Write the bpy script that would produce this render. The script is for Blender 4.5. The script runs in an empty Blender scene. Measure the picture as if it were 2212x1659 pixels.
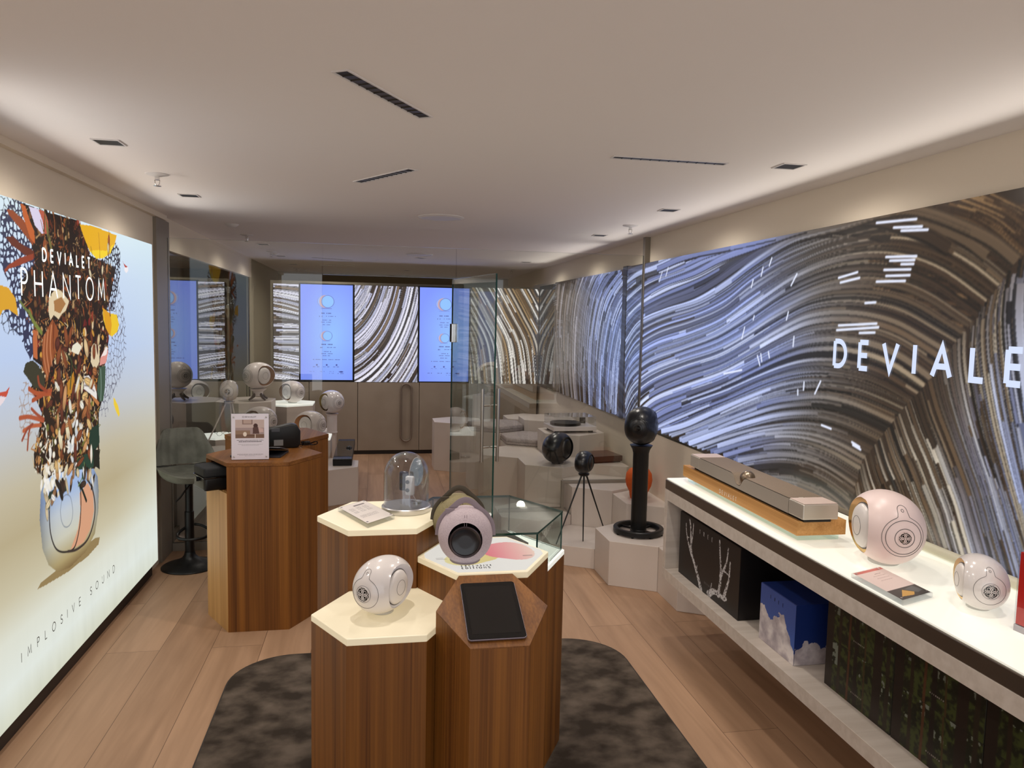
import bpy, bmesh, math, random
import numpy as np
from mathutils import Vector, Matrix

random.seed(7)
RNG = np.random.default_rng(7)
PI = math.pi
SC = bpy.context.scene
COL = SC.collection

# ------------------------------------------------------------------ colour and materials
def lin(c):
    out = []
    for v in c[:3]:
        v = v / 255.0
        out.append(v / 12.92 if v <= 0.04045 else ((v + 0.055) / 1.055) ** 2.4)
    return tuple(out)

def new_mat(name):
    m = bpy.data.materials.new(name)
    m.use_nodes = True
    nt = m.node_tree
    bs = nt.nodes['Principled BSDF']
    return m, nt, bs

def M(name, rgb, rough=0.5, metal=0.0, spec=0.5, emit=None, estr=0.0, coat=0.0, ior=None, sss=0.0):
    m, nt, bs = new_mat(name)
    bs.inputs['Base Color'].default_value = lin(rgb) + (1,)
    bs.inputs['Roughness'].default_value = rough
    bs.inputs['Metallic'].default_value = metal
    bs.inputs['Specular IOR Level'].default_value = spec
    if ior: bs.inputs['IOR'].default_value = ior
    if coat:
        bs.inputs['Coat Weight'].default_value = coat
        bs.inputs['Coat Roughness'].default_value = 0.05
    if emit:
        bs.inputs['Emission Color'].default_value = lin(emit) + (1,)
        bs.inputs['Emission Strength'].default_value = estr
    return m

def N(nt, t, **kw):
    n = nt.nodes.new(t)
    for k, v in kw.items():
        setattr(n, k, v)
    return n

def noise_mat(name, c1, c2, scale=(30, 30, 1), detail=4, rough=0.6, lo=0.35, hi=0.65, bump=0.0, spec=0.4, fine=None):
    """two-tone material mixed by stretched noise in object space"""
    m, nt, bs = new_mat(name)
    tc = N(nt, 'ShaderNodeTexCoord')
    mp = N(nt, 'ShaderNodeMapping')
    mp.inputs['Scale'].default_value = scale
    no = N(nt, 'ShaderNodeTexNoise')
    no.inputs['Scale'].default_value = 1.0
    no.inputs['Detail'].default_value = detail
    rp = N(nt, 'ShaderNodeValToRGB')
    rp.color_ramp.elements[0].position = lo
    rp.color_ramp.elements[1].position = hi
    rp.color_ramp.elements[0].color = lin(c1) + (1,)
    rp.color_ramp.elements[1].color = lin(c2) + (1,)
    L = nt.links.new
    L(tc.outputs['Object'], mp.inputs['Vector'])
    L(mp.outputs['Vector'], no.inputs['Vector'])
    L(no.outputs['Fac'], rp.inputs['Fac'])
    L(rp.outputs['Color'], bs.inputs['Base Color'])
    bs.inputs['Roughness'].default_value = rough
    bs.inputs['Specular IOR Level'].default_value = spec
    if bump:
        bp = N(nt, 'ShaderNodeBump')
        bp.inputs['Strength'].default_value = bump
        bp.inputs['Distance'].default_value = 0.002
        L(no.outputs['Fac'], bp.inputs['Height'])
        L(bp.outputs['Normal'], bs.inputs['Normal'])
    return m

def veneer_mat(name, dark, light):
    """vertical-grain veneer: broad bands, fine streaks"""
    m, nt, bs = new_mat(name)
    L = nt.links.new
    tc = N(nt, 'ShaderNodeTexCoord')
    def noise(scale, detail):
        mp = N(nt, 'ShaderNodeMapping')
        mp.inputs['Scale'].default_value = scale
        no = N(nt, 'ShaderNodeTexNoise')
        no.inputs['Scale'].default_value = 1.0
        no.inputs['Detail'].default_value = detail
        L(tc.outputs['Object'], mp.inputs['Vector'])
        L(mp.outputs['Vector'], no.inputs['Vector'])
        return no.outputs['Fac']
    a = noise((22, 22, 0.35), 3)
    b = noise((170, 170, 1.2), 4)
    mx = N(nt, 'ShaderNodeMix')
    mx.inputs[0].default_value = 0.42
    L(a, mx.inputs[2]); L(b, mx.inputs[3])
    rp = N(nt, 'ShaderNodeValToRGB')
    rp.color_ramp.elements[0].position = 0.34
    rp.color_ramp.elements[1].position = 0.66
    rp.color_ramp.elements[0].color = lin(dark) + (1,)
    rp.color_ramp.elements[1].color = lin(light) + (1,)
    L(mx.outputs[0], rp.inputs['Fac'])
    L(rp.outputs['Color'], bs.inputs['Base Color'])
    bs.inputs['Roughness'].default_value = 0.5
    bs.inputs['Specular IOR Level'].default_value = 0.35
    return m

def glass_mat(name, tint=(255, 255, 255), ior=1.5, boost=1.0, veil=0.0):
    """thin architectural glass: see-through plus a Fresnel mirror reflection"""
    m = bpy.data.materials.new(name)
    m.use_nodes = True
    nt = m.node_tree
    nt.nodes.clear()
    L = nt.links.new
    out = N(nt, 'ShaderNodeOutputMaterial')
    tr = N(nt, 'ShaderNodeBsdfTransparent')
    tr.inputs['Color'].default_value = lin(tint) + (1,)
    gl = N(nt, 'ShaderNodeBsdfGlossy')
    gl.inputs['Roughness'].default_value = 0.0
    gl.inputs['Color'].default_value = (1, 1, 1, 1)
    f0 = ((ior-1)/(ior+1))**2
    lw = N(nt, 'ShaderNodeLayerWeight')
    lw.inputs['Blend'].default_value = .5
    pw = N(nt, 'ShaderNodeMath', operation='POWER')
    pw.inputs[1].default_value = 5.0
    L(lw.outputs['Facing'], pw.inputs[0])
    mr = N(nt, 'ShaderNodeMapRange')
    mr.inputs['To Min'].default_value = min(1, f0*boost); mr.inputs['To Max'].default_value = min(1, .9*boost)
    L(pw.outputs[0], mr.inputs['Value'])
    mx = N(nt, 'ShaderNodeMixShader')
    L(mr.outputs[0], mx.inputs[0])
    L(tr.outputs[0], mx.inputs[1])
    L(gl.outputs[0], mx.inputs[2])
    L(mx.outputs[0], out.inputs['Surface'])
    return m

def picture_mat(name, emission=0.0, rough=0.4, spec=0.3, diffuse=1.0):
    """colours come from the printed picture (colour attribute 'Ink'); a screen or light box gives them off"""
    m, nt, bs = new_mat(name)
    at = N(nt, 'ShaderNodeAttribute')
    at.attribute_name = 'Ink'
    bs.inputs['Roughness'].default_value = rough
    bs.inputs['Specular IOR Level'].default_value = spec
    if emission:
        bs.inputs['Base Color'].default_value = (0.02, 0.02, 0.02, 1)
        nt.links.new(at.outputs['Color'], bs.inputs['Emission Color'])
        bs.inputs['Emission Strength'].default_value = emission
    else:
        nt.links.new(at.outputs['Color'], bs.inputs['Base Color'])
    return m

# ------------------------------------------------------------------ mesh helpers
class MB:
    """collects faces and becomes ONE mesh object"""
    def __init__(self):
        self.v, self.f, self.mi = [], [], []
    def add(self, verts, faces, mi=0):
        o = len(self.v)
        self.v += [tuple(p) for p in verts]
        self.f += [tuple(i + o for i in f) for f in faces]
        self.mi += [mi] * len(faces)
        return self
    def box(self, x0, x1, y0, y1, z0, z1, mi=0):
        v = [(x0,y0,z0),(x1,y0,z0),(x1,y1,z0),(x0,y1,z0),(x0,y0,z1),(x1,y0,z1),(x1,y1,z1),(x0,y1,z1)]
        f = [(0,3,2,1),(4,5,6,7),(0,1,5,4),(1,2,6,5),(2,3,7,6),(3,0,4,7)]
        return self.add(v, f, mi)
    def prism(self, poly, z0, z1, mi=0, side=None):
        n = len(poly)
        if sum(poly[i][0]*poly[(i+1)%n][1]-poly[(i+1)%n][0]*poly[i][1] for i in range(n)) < 0:
            poly = poly[::-1]
        za = z0 if callable(z0) else (lambda x, y: z0)
        zb = z1 if callable(z1) else (lambda x, y: z1)
        v = [(p[0], p[1], za(*p)) for p in poly] + [(p[0], p[1], zb(*p)) for p in poly]
        self.add(v, [tuple(range(n))[::-1], tuple(range(n, 2*n))], mi)
        o = len(self.v) - 2*n
        for i in range(n):
            j = (i+1) % n
            self.f.append((o+i, o+j, o+n+j, o+n+i)); self.mi.append(mi if side is None else side)
        return self
    def lathe(self, prof, n=40, c=(0,0,0), mi=0, cap=True):
        v, f = [], []
        k = len(prof)
        for i in range(n):
            a = 2*PI*i/n
            for r, z in prof:
                v.append((c[0]+r*math.cos(a), c[1]+r*math.sin(a), c[2]+z))
        for i in range(n):
            j = (i+1) % n
            for q in range(k-1):
                f.append((i*k+q, j*k+q, j*k+q+1, i*k+q+1))
        if cap:
            f.append(tuple(i*k for i in range(n))[::-1])
            f.append(tuple(i*k+k-1 for i in range(n)))
        return self.add(v, f, mi)
    def tube(self, pts, r, n=8, closed=False, mi=0, cap=True, rz=None):
        P = [Vector(p) for p in pts]
        m = len(P)
        rr = r if isinstance(r, (list, tuple)) else [r]*m
        v, f = [], []
        up = None
        for i in range(m):
            if closed: t = P[(i+1) % m] - P[i-1]
            else: t = P[min(i+1, m-1)] - P[max(i-1, 0)]
            t.normalize()
            if up is None:
                up = Vector((0,0,1)) if abs(t.z) < 0.9 else Vector((1,0,0))
            a = t.cross(up)
            if a.length < 1e-6: a = t.orthogonal()
            a.normalize()
            b = a.cross(t); b.normalize(); up = b
            for q in range(n):
                w = 2*PI*q/n
                v.append(P[i] + a*(rr[i]*math.cos(w)) + b*((rr[i] if rz is None else rz)*math.sin(w)))
        for i in range(m if closed else m-1):
            j = (i+1) % m
            for q in range(n):
                s = (q+1) % n
                f.append((i*n+q, i*n+s, j*n+s, j*n+q))
        if cap and not closed:
            f.append(tuple(range(n))[::-1]); f.append(tuple((m-1)*n+q for q in range(n)))
        return self.add(v, f, mi)
    def grid(self, fn, nu, nv, closed_u=False, mi=0):
        v = [fn(i/(nu if closed_u else nu-1), j/(nv-1)) for i in range(nu) for j in range(nv)]
        f = []
        for i in range(nu if closed_u else nu-1):
            k = (i+1) % nu
            for j in range(nv-1):
                f.append((i*nv+j, k*nv+j, k*nv+j+1, i*nv+j+1))
        return self.add(v, f, mi)
    def mesh(self, name, mats, smooth=False, bevel=0.0, seg=2, fix=True):
        me = bpy.data.meshes.new(name)
        me.from_pydata(self.v, [], self.f)
        for m in (mats if isinstance(mats, (list, tuple)) else [mats]):
            me.materials.append(m)
        me.polygons.foreach_set('material_index', self.mi)
        if fix or bevel:
            bm = bmesh.new(); bm.from_mesh(me)
            bmesh.ops.remove_doubles(bm, verts=bm.verts, dist=1e-6)
            if fix: bmesh.ops.recalc_face_normals(bm, faces=bm.faces)
            if bevel:
                ed = [e for e in bm.edges if len(e.link_faces) == 2 and e.calc_face_angle() > 0.5]
                bmesh.ops.bevel(bm, geom=ed, offset=bevel, segments=seg, profile=0.5, affect='EDGES', clamp_overlap=True)
            bm.to_mesh(me); bm.free()
        if smooth:
            me.polygons.foreach_set('use_smooth', [True]*len(me.polygons))
            try: me.set_sharp_from_angle(angle=smooth if not isinstance(smooth, bool) else 0.7)
            except Exception: pass
        me.update()
        return me
    def obj(self, name, mats, parent=None, smooth=False, bevel=0.0, seg=2, fix=True):
        return link(name, self.mesh(name, mats, smooth, bevel, seg, fix), parent)

def link(name, data, parent=None):
    o = bpy.data.objects.new(name, data)
    COL.objects.link(o)
    if parent is not None: o.parent = parent
    return o

def tag(o, label, cat, group=None, kind=None):
    o['label'] = label; o['category'] = cat
    if group: o['group'] = group
    if kind: o['kind'] = kind
    return o

def thing(name, label, cat, loc=(0,0,0), rz=0.0, group=None):
    o = bpy.data.objects.new(name, None)
    COL.objects.link(o)
    o.empty_display_size = 0.05
    o.location = loc; o.rotation_euler = (0, 0, rz)
    return tag(o, label, cat, group)

def structure(name, mb, mats, label=None, **kw):
    o = mb.obj(name, mats, None, **kw)
    o['kind'] = 'structure'
    return o

def hexx(cx, cy, a):      # corners on the x axis
    return [(cx + a*math.cos(k*PI/3), cy + a*math.sin(k*PI/3)) for k in range(6)]
def hexy(cx, cy, a):      # corners on the y axis
    return [(cx + a*math.sin(k*PI/3), cy - a*math.cos(k*PI/3)) for k in range(6)][::1]

def clip(poly, axis, lim, keep_less=True):
    out = []
    n = len(poly)
    ins = (lambda p: p[axis] <= lim) if keep_less else (lambda p: p[axis] >= lim)
    for i in range(n):
        a, b = poly[i], poly[(i+1) % n]
        if ins(a): out.append(a)
        if ins(a) != ins(b):
            t = (lim - a[axis]) / (b[axis] - a[axis])
            out.append((a[0]+t*(b[0]-a[0]), a[1]+t*(b[1]-a[1])))
    return out

def arc(cx, cy, r, a0, a1, n=12):
    return [(cx + r*math.cos(a0+(a1-a0)*i/n), cy + r*math.sin(a0+(a1-a0)*i/n)) for i in range(n+1)]

def round_rect(x0, x1, y0, y1, r, n=8):
    return (arc(x1-r, y0+r, r, -PI/2, 0, n) + arc(x1-r, y1-r, r, 0, PI/2, n)
            + arc(x0+r, y1-r, r, PI/2, PI, n) + arc(x0+r, y0+r, r, PI, 1.5*PI, n))

def smooth_path(pts, n=8):
    """Catmull-Rom through the points"""
    P = [Vector(p) for p in pts]
    out = []
    for i in range(len(P)-1):
        p0, p1, p2, p3 = P[max(i-1,0)], P[i], P[i+1], P[min(i+2,len(P)-1)]
        for k in range(n):
            t = k/n
            out.append(0.5*((2*p1)+(p2-p0)*t+(2*p0-5*p1+4*p2-p3)*t*t+(3*p1-p0-3*p2+p3)*t**3))
    out.append(P[-1])
    return out

# ------------------------------------------------------------------ stroke lettering (plain capitals)
def _arc2(cx, cy, rx, ry, a0, a1, n=10):
    return [(cx+rx*math.cos(math.radians(a0+(a1-a0)*i/n)), cy+ry*math.sin(math.radians(a0+(a1-a0)*i/n))) for i in range(n+1)]
GLYPH = {
 'D': (.72, [[(0,0),(0,1)], [(0,1),(.25,1)]+_arc2(.25,.5,.47,.5,90,-90,14)[1:]+[(0,0)]]),
 'E': (.5, [[(0,0),(0,1)], [(0,1),(.5,1)], [(0,.5),(.46,.5)], [(0,0),(.5,0)]]),
 'V': (.76, [[(0,1),(.38,0),(.76,1)]]),
 'I': (.0, [[(0,0),(0,1)]]),
 'A': (.8, [[(0,0),(.4,1),(.8,0)], [(.14,.33),(.66,.33)]]),
 'L': (.48, [[(0,1),(0,0),(.48,0)]]),
 'T': (.6, [[(.3,0),(.3,1)], [(0,1),(.6,1)]]),
 'P': (.5, [[(0,0),(0,1),(.25,1)]+_arc2(.25,.74,.25,.26,90,-90)[1:]+[(0,.48)]]),
 'H': (.7, [[(0,0),(0,1)], [(.7,0),(.7,1)], [(0,.5),(.7,.5)]]),
 'N': (.72, [[(0,0),(0,1),(.72,0),(.72,1)]]),
 'O': (.9, [_arc2(.45,.5,.45,.5,0,360,28)]),
 'M': (.86, [[(0,0),(.12,1),(.43,.2),(.74,1),(.86,0)]]),
 'S': (.5, [_arc2(.25,.75,.24,.25,20,270,12)+_arc2(.25,.25,.25,.25,90,-160,12)]),
 'U': (.66, [[(0,1),(0,.33)]+_arc2(.33,.33,.33,.33,180,360,12)+[(.66,1)]]),
 'R': (.52, [[(0,0),(0,1),(.25,1)]+_arc2(.25,.74,.25,.26,90,-90)[1:]+[(0,.48)], [(.22,.48),(.52,0)]]),
 'X': (.68, [[(0,0),(.68,1)], [(0,1),(.68,0)]]),
 'C': (.72, [_arc2(.45,.5,.45,.5,50,310,20)]),
 'W': (1.05, [[(0,1),(.27,0),(.52,1),(.78,0),(1.05,1)]]),
 'Y': (.7, [[(0,1),(.35,.5),(.7,1)], [(.35,.5),(.35,0)]]),
 'G': (.8, [_arc2(.45,.5,.45,.5,50,340,20)+[(.88,.46),(.5,.46)]]),
 'B': (.5, [[(0,0),(0,1),(.25,1)]+_arc2(.25,.76,.22,.24,90,-90)[1:]+[(0,.52)], [(.25,.52)]+_arc2(.25,.26,.25,.26,90,-90)+[(0,0)]]),
 'F': (.48, [[(0,0),(0,1)], [(0,1),(.48,1)], [(0,.5),(.42,.5)]]),
 'Q': (.9, [_arc2(.45,.5,.45,.5,0,360,28), [(.55,.25),(.9,-.05)]]),
 ' ': (.35, []),
}
def text_width(s, gap):
    return sum(GLYPH[c][0] + gap for c in s) - gap
def lettering(name, s, origin, U, V, height, weight, mat, parent, width=None, gap=.32, xs=1.0, lift=0.0015, each=False):
    """capitals drawn as flat strokes; origin = bottom left, U along the line, V up"""
    U, V, O = Vector(U), Vector(V), Vector(origin)
    Nn = U.cross(V)
    if width is not None:
        free = width/(height*xs) - sum(GLYPH[c][0] for c in s)
        gap = free/max(1, len(s)-1)
    mb = MB()
    x = 0.0
    for c in s:
        w, strokes = GLYPH[c]
        for st in strokes:
            P = [((x+p[0])*height*xs, p[1]*height) for p in st]
            closed = (P[0] == P[-1]) or (abs(P[0][0]-P[-1][0])+abs(P[0][1]-P[-1][1]) < 1e-6)
            L, R = [], []
            n = len(P)
            for i in range(n):
                if closed: a, b = P[i-1 if i else -2], P[(i+1) if i < n-1 else 1]
                else: a, b = P[max(i-1,0)], P[min(i+1,n-1)]
                def nrm(p, q):
                    dx, dy = q[0]-p[0], q[1]-p[1]; l = math.hypot(dx, dy) or 1
                    return (-dy/l, dx/l)
                n1 = nrm(a, P[i]) if a != P[i] else nrm(P[i], b)
                n2 = nrm(P[i], b) if b != P[i] else n1
                mx, my = n1[0]+n2[0], n1[1]+n2[1]
                l = math.hypot(mx, my) or 1
                k = min(2.2, 1/max(0.3, l/2))
                mx, my = mx/l*k*weight/2, my/l*k*weight/2
                L.append((P[i][0]+mx, P[i][1]+my)); R.append((P[i][0]-mx, P[i][1]-my))
            vs = [O + U*p[0] + V*p[1] + Nn*lift for p in L] + [O + U*p[0] + V*p[1] + Nn*lift for p in R]
            mb.add(vs, [(i, i+1, n+i+1, n+i) for i in range(n-1)])
        if each and strokes:
            mb.obj('letter', mat, parent, fix=False); mb = MB()
        x += w + gap
    if each: return None
    return mb.obj(name, mat, parent, fix=False)

# ------------------------------------------------------------------ pictures (printed or shown on flat panels)
def vnoise(shape, cell, seed=0, octaves=1):
    r = np.random.default_rng(seed)
    ny, nx = shape
    out = np.zeros(shape); amp = 1.0; tot = 0
    cy, cx = (cell if isinstance(cell, tuple) else (cell, cell))
    for o in range(octaves):
        gy, gx = int(ny/cy)+3, int(nx/cx)+3
        g = r.random((gy, gx))
        yy, xx = np.arange(ny)/cy, np.arange(nx)/cx
        iy, ix = yy.astype(int), xx.astype(int)
        fy, fx = yy-iy, xx-ix
        fy = fy*fy*(3-2*fy); fx = fx*fx*(3-2*fx)
        fy = fy[:,None]; fx = fx[None,:]
        a = g[np.ix_(iy,ix)]; b = g[np.ix_(iy,ix+1)]; c = g[np.ix_(iy+1,ix)]; d = g[np.ix_(iy+1,ix+1)]
        out += amp*((a*(1-fx)+b*fx)*(1-fy)+(c*(1-fx)+d*fx)*fy); tot += amp
        amp *= 0.5; cy = max(1.0, cy/2); cx = max(1.0, cx/2)
    return out/tot

class Canvas:
    """raster picture in its own plane: u to the right, v up, metres"""
    def __init__(self, w, h, res, u0=0.0, v0=0.0, base=(0,0,0)):
        self.w, self.h, self.res, self.u0, self.v0 = w, h, res, u0, v0
        self.nx, self.ny = int(round(w/res))+1, int(round(h/res))+1
        self.a = np.empty((self.ny, self.nx, 3)); self.a[:] = base
        self.U = u0 + np.arange(self.nx)*w/(self.nx-1)
        self.V = v0 + np.arange(self.ny)*h/(self.ny-1)
    def _box(self, pts, pad=0.0):
        us = [p[0] for p in pts]; vs = [p[1] for p in pts]
        i0 = int(np.clip(math.floor((min(us)-pad-self.u0)/self.res), 0, self.nx)); i1 = int(np.clip(math.ceil((max(us)+pad-self.u0)/self.res)+1, 0, self.nx))
        j0 = int(np.clip(math.floor((min(vs)-pad-self.v0)/self.res), 0, self.ny)); j1 = int(np.clip(math.ceil((max(vs)+pad-self.v0)/self.res)+1, 0, self.ny))
        return i0, i1, j0, j1
    def inside(self, pts):
        i0, i1, j0, j1 = self._box(pts)
        if i1 <= i0 or j1 <= j0: return None
        X, Y = np.meshgrid(self.U[i0:i1], self.V[j0:j1])
        m = np.zeros(X.shape, bool)
        n = len(pts)
        for k in range(n):
            (x1, y1), (x2, y2) = pts[k], pts[(k+1) % n]
            if y1 == y2: continue
            c = (y1 > Y) != (y2 > Y)
            m ^= c & (X < (x2-x1)*(Y-y1)/(y2-y1)+x1)
        return (slice(j0, j1), slice(i0, i1)), m, X, Y
    def poly(self, pts, col, alpha=1.0):
        q = self.inside(pts)
        if q is None: return
        s, m, X, Y = q
        reg = self.a[s]
        c = col(X, Y) if callable(col) else np.array(col, float)
        if callable(col): reg[m] = reg[m]*(1-alpha) + c[m]*alpha
        else: reg[m] = reg[m]*(1-alpha) + c*alpha
    def stroke(self, pts, width, col, taper=False):
        i0, i1, j0, j1 = self._box(pts, width)
        if i1 <= i0 or j1 <= j0: return
        X, Y = np.meshgrid(self.U[i0:i1], self.V[j0:j1])
        D = np.full(X.shape, 1e9)
        for k in range(len(pts)-1):
            (x1, y1), (x2, y2) = pts[k], pts[k+1]
            dx, dy = x2-x1, y2-y1
            t = np.clip(((X-x1)*dx+(Y-y1)*dy)/max(dx*dx+dy*dy, 1e-12), 0, 1)
            d = np.hypot(X-x1-t*dx, Y-y1-t*dy)
            if taper: d = d*(1+1.6*(k+t)/max(1, len(pts)-1))
            D = np.minimum(D, d)
        m = np.clip((width/2-D)/self.res+0.5, 0, 1)[..., None]
        reg = self.a[j0:j1, i0:i1]
        reg[:] = reg*(1-m) + np.array(col, float)*m
    def ell(self, cu, cv, ru, rv, col, ang=0.0, alpha=1.0):
        r = max(ru, rv)
        i0, i1, j0, j1 = self._box([(cu-r, cv-r), (cu+r, cv+r)])
        if i1 <= i0 or j1 <= j0: return
        X, Y = np.meshgrid(self.U[i0:i1]-cu, self.V[j0:j1]-cv)
        c, s = math.cos(ang), math.sin(ang)
        d = np.hypot((X*c+Y*s)/ru, (-X*s+Y*c)/rv)
        m = np.clip((1-d)*min(ru, rv)/self.res+0.5, 0, 1)[..., None]*alpha
        reg = self.a[j0:j1, i0:i1]
        reg[:] = reg*(1-m) + np.array(col, float)*m
    def rect(self, u0, u1, v0, v1, col):
        self.poly([(u0,v0),(u1,v0),(u1,v1),(u0,v1)], col)
    def strips(self, U, Vv, COLS, half):
        """thick polyline given as dense sample arrays; COLS (n,3); half width per sample; edges darker"""
        du = np.gradient(U); dv = np.gradient(Vv)
        l = np.hypot(du, dv)+1e-9
        nu, nv = -dv/l, du/l
        k = max(3, int(math.ceil(half.max()*2/self.res*2.4)))
        for q in np.linspace(-1, 1, k):
            uu = U+nu*half*q; vv = Vv+nv*half*q
            i = np.rint((uu-self.u0)/self.res).astype(int); j = np.rint((vv-self.v0)/self.res).astype(int)
            ok = (i >= 0) & (i < self.nx) & (j >= 0) & (j < self.ny)
            f = 1.0
            if q < -0.72: f = 0.30
            elif q > 0.8: f = 0.72
            elif q > 0.45: f = 1.08
            self.a[j[ok], i[ok]] = np.clip(COLS[ok]*f, 0, 255)
    def soften(self):
        p = np.pad(self.a, ((1, 1), (1, 1), (0, 0)), mode='edge')
        p = .25*p[:-2]+.5*p[1:-1]+.25*p[2:]
        self.a = .25*p[:, :-2]+.5*p[:, 1:-1]+.25*p[:, 2:]
    def obj(self, name, O, Ud, Vd, mat, parent=None):
        """a flat sheet with the picture on it; O is the corner at (u0, v0)"""
        O, Ud, Vd = np.array(O, float), np.array(Ud, float), np.array(Vd, float)
        ny, nx = self.ny, self.nx
        gu, gv = np.meshgrid(self.U-self.u0, self.V-self.v0)
        co = O + gu[..., None]*Ud + gv[..., None]*Vd
        me = bpy.data.meshes.new(name)
        nvt, nf = nx*ny, (nx-1)*(ny-1)
        me.vertices.add(nvt); me.vertices.foreach_set('co', co.reshape(-1).astype(np.float32))
        idx = np.arange(nvt).reshape(ny, nx)
        q = np.stack([idx[:-1,:-1], idx[:-1,1:], idx[1:,1:], idx[1:,:-1]], -1).reshape(-1)
        me.loops.add(nf*4); me.loops.foreach_set('vertex_index', q.astype(np.int32))
        me.polygons.add(nf)
        me.polygons.foreach_set('loop_start', (np.arange(nf)*4).astype(np.int32))
        me.update(calc_edges=True)
        c = np.clip(self.a/255.0, 0, 1)
        c = np.where(c <= 0.04045, c/12.92, ((c+0.055)/1.055)**2.4)
        rgba = np.concatenate([c, np.ones((ny, nx, 1))], -1).reshape(-1).astype(np.float32)
        at = me.attributes.new('Ink', 'FLOAT_COLOR', 'POINT')
        at.data.foreach_set('color', rgba)
        me.materials.append(mat)
        return link(name, me, parent)

def resample(pts, n):
    P = np.array([tuple(p)[:2] for p in smooth_path([(p[0], p[1], 0) for p in pts], 10)])
    d = np.r_[0, np.cumsum(np.hypot(*np.diff(P, axis=0).T))]
    t = np.linspace(0, d[-1], n)
    return np.stack([np.interp(t, d, P[:,0]), np.interp(t, d, P[:,1])], 1)

def flow(cv, guides, n, colour, width, seed, lens=(.25, .9), samples=500, jitter=0.0, edge=.6):
    """many long slats that follow the guide lines, each between two neighbours of them"""
    r = np.random.default_rng(seed)
    G = np.stack([resample(g, samples) for g in guides])
    K = len(guides)-1
    order = np.sort(r.random(n))
    r.shuffle(order)
    for s in order*K:
        k = min(int(s), K-1); f = s-k
        L = G[k]*(1-f)+G[k+1]*f
        ln = r.uniform(*lens); t0 = r.uniform(-.2, 1-ln*.5); t1 = t0+ln
        i0, i1 = int(np.clip(t0, 0, 1)*(samples-1)), int(np.clip(t1, 0, 1)*(samples-1))
        if i1-i0 < 6: continue
        step = np.hypot(*np.diff(L[i0:i1+1], axis=0).T).sum()
        tt = np.linspace(i0, i1, int(step/(cv.res*.42))+8)
        P0 = np.interp(tt, np.arange(samples), L[:,0]); P1 = np.interp(tt, np.arange(samples), L[:,1])
        T = tt/(samples-1)
        # spacing narrows where the guides close up
        A, B = G[k], G[k+1]
        gap = np.interp(tt, np.arange(samples), np.hypot(*(A-B).T))
        w = np.clip(gap*width*r.uniform(.5, 1.25), cv.res*.7, .05)
        c = colour(T, s/K, P0, P1, r)
        cv.strips(P0, P1, c, w/2)
PITCH, YAW = math.radians(4.841878), math.radians(10.486893)
LW_L, LW_R, LW_S, WORLD, EXPO, FILL = 26.0, 30.0, 34.0, 1.2, 0.25, .85
# ------------------------------------------------------------------ materials
m_ceil = M('ceiling_paint', (234, 227, 222), .9, spec=.1)
m_wall = M('wall_paint', (224, 212, 194), .85, spec=.15)
m_olive = M('back_wall_paint', (150, 142, 122), .8, spec=.2)
m_cab = noise_mat('taupe_lacquer', (150, 136, 120), (158, 144, 128), (3, 3, 3), 3, .38, spec=.4)
m_white = noise_mat('white_lacquer', (206, 194, 184), (214, 203, 194), (2, 2, 2), 2, .35, spec=.4)
m_trim = M('anodised_trim', (142, 134, 122), .4, .25)
m_dark = M('dark_skirting', (46, 38, 34), .6)
m_black = M('black_satin', (14, 14, 15), .38, spec=.4)
m_blackgloss = M('black_gloss', (8, 8, 10), .08, spec=.6)
m_steel = M('brushed_steel', (190, 186, 180), .28, 1.0)
m_chrome = M('chrome', (225, 225, 225), .08, 1.0)
m_veneer = veneer_mat('teak_veneer', (86, 47, 12), (142, 90, 34))
m_veneer_top = veneer_mat('teak_veneer_crosswise', (92, 52, 18), (140, 90, 36))
for n_ in m_veneer_top.node_tree.nodes:
    if n_.type == 'MAPPING':
        q_ = n_.inputs['Scale'].default_value; n_.inputs['Scale'].default_value = (q_[0], q_[2], q_[0])
m_veneer_lit = veneer_mat('teak_veneer_lit', (172, 126, 70), (214, 168, 108))  # desk's lower panel: light box glow painted into a paler veneer
m_glass = glass_mat('clear_glass', (244, 248, 246), 1.45, 1.0)
m_part = glass_mat('partition_glass', (250, 251, 249), 1.5, 1.1)
m_leaf = glass_mat('door_leaf_glass', (238, 241, 238), 1.6, 1.5)
m_edge = M('green_glass_edge', (24, 66, 60), .12, spec=.6)
m_acryl = glass_mat('clear_acrylic', (240, 242, 244), 1.45, 1.3)
m_text = M('display_letter_light', (20, 20, 20), .5, emit=(214, 226, 255), estr=.84)
m_ink = M('dark_print', (40, 38, 40), .6)
m_greyink = M('grey_print', (120, 112, 112), .6)

def glow_mat(name, rgb, e, base, rough=.35):
    return M(name, base, rough, emit=rgb, estr=e, spec=.35)
m_top = glow_mat('backlit_acrylic_top', (255, 234, 186), .27, (212, 205, 186), .3)
m_top2 = glow_mat('backlit_cool_top', (240, 244, 236), .5, (224, 222, 216), .25)
m_counter = glow_mat('backlit_counter_glass', (250, 248, 232), .40, (226, 224, 214), .1)

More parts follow.
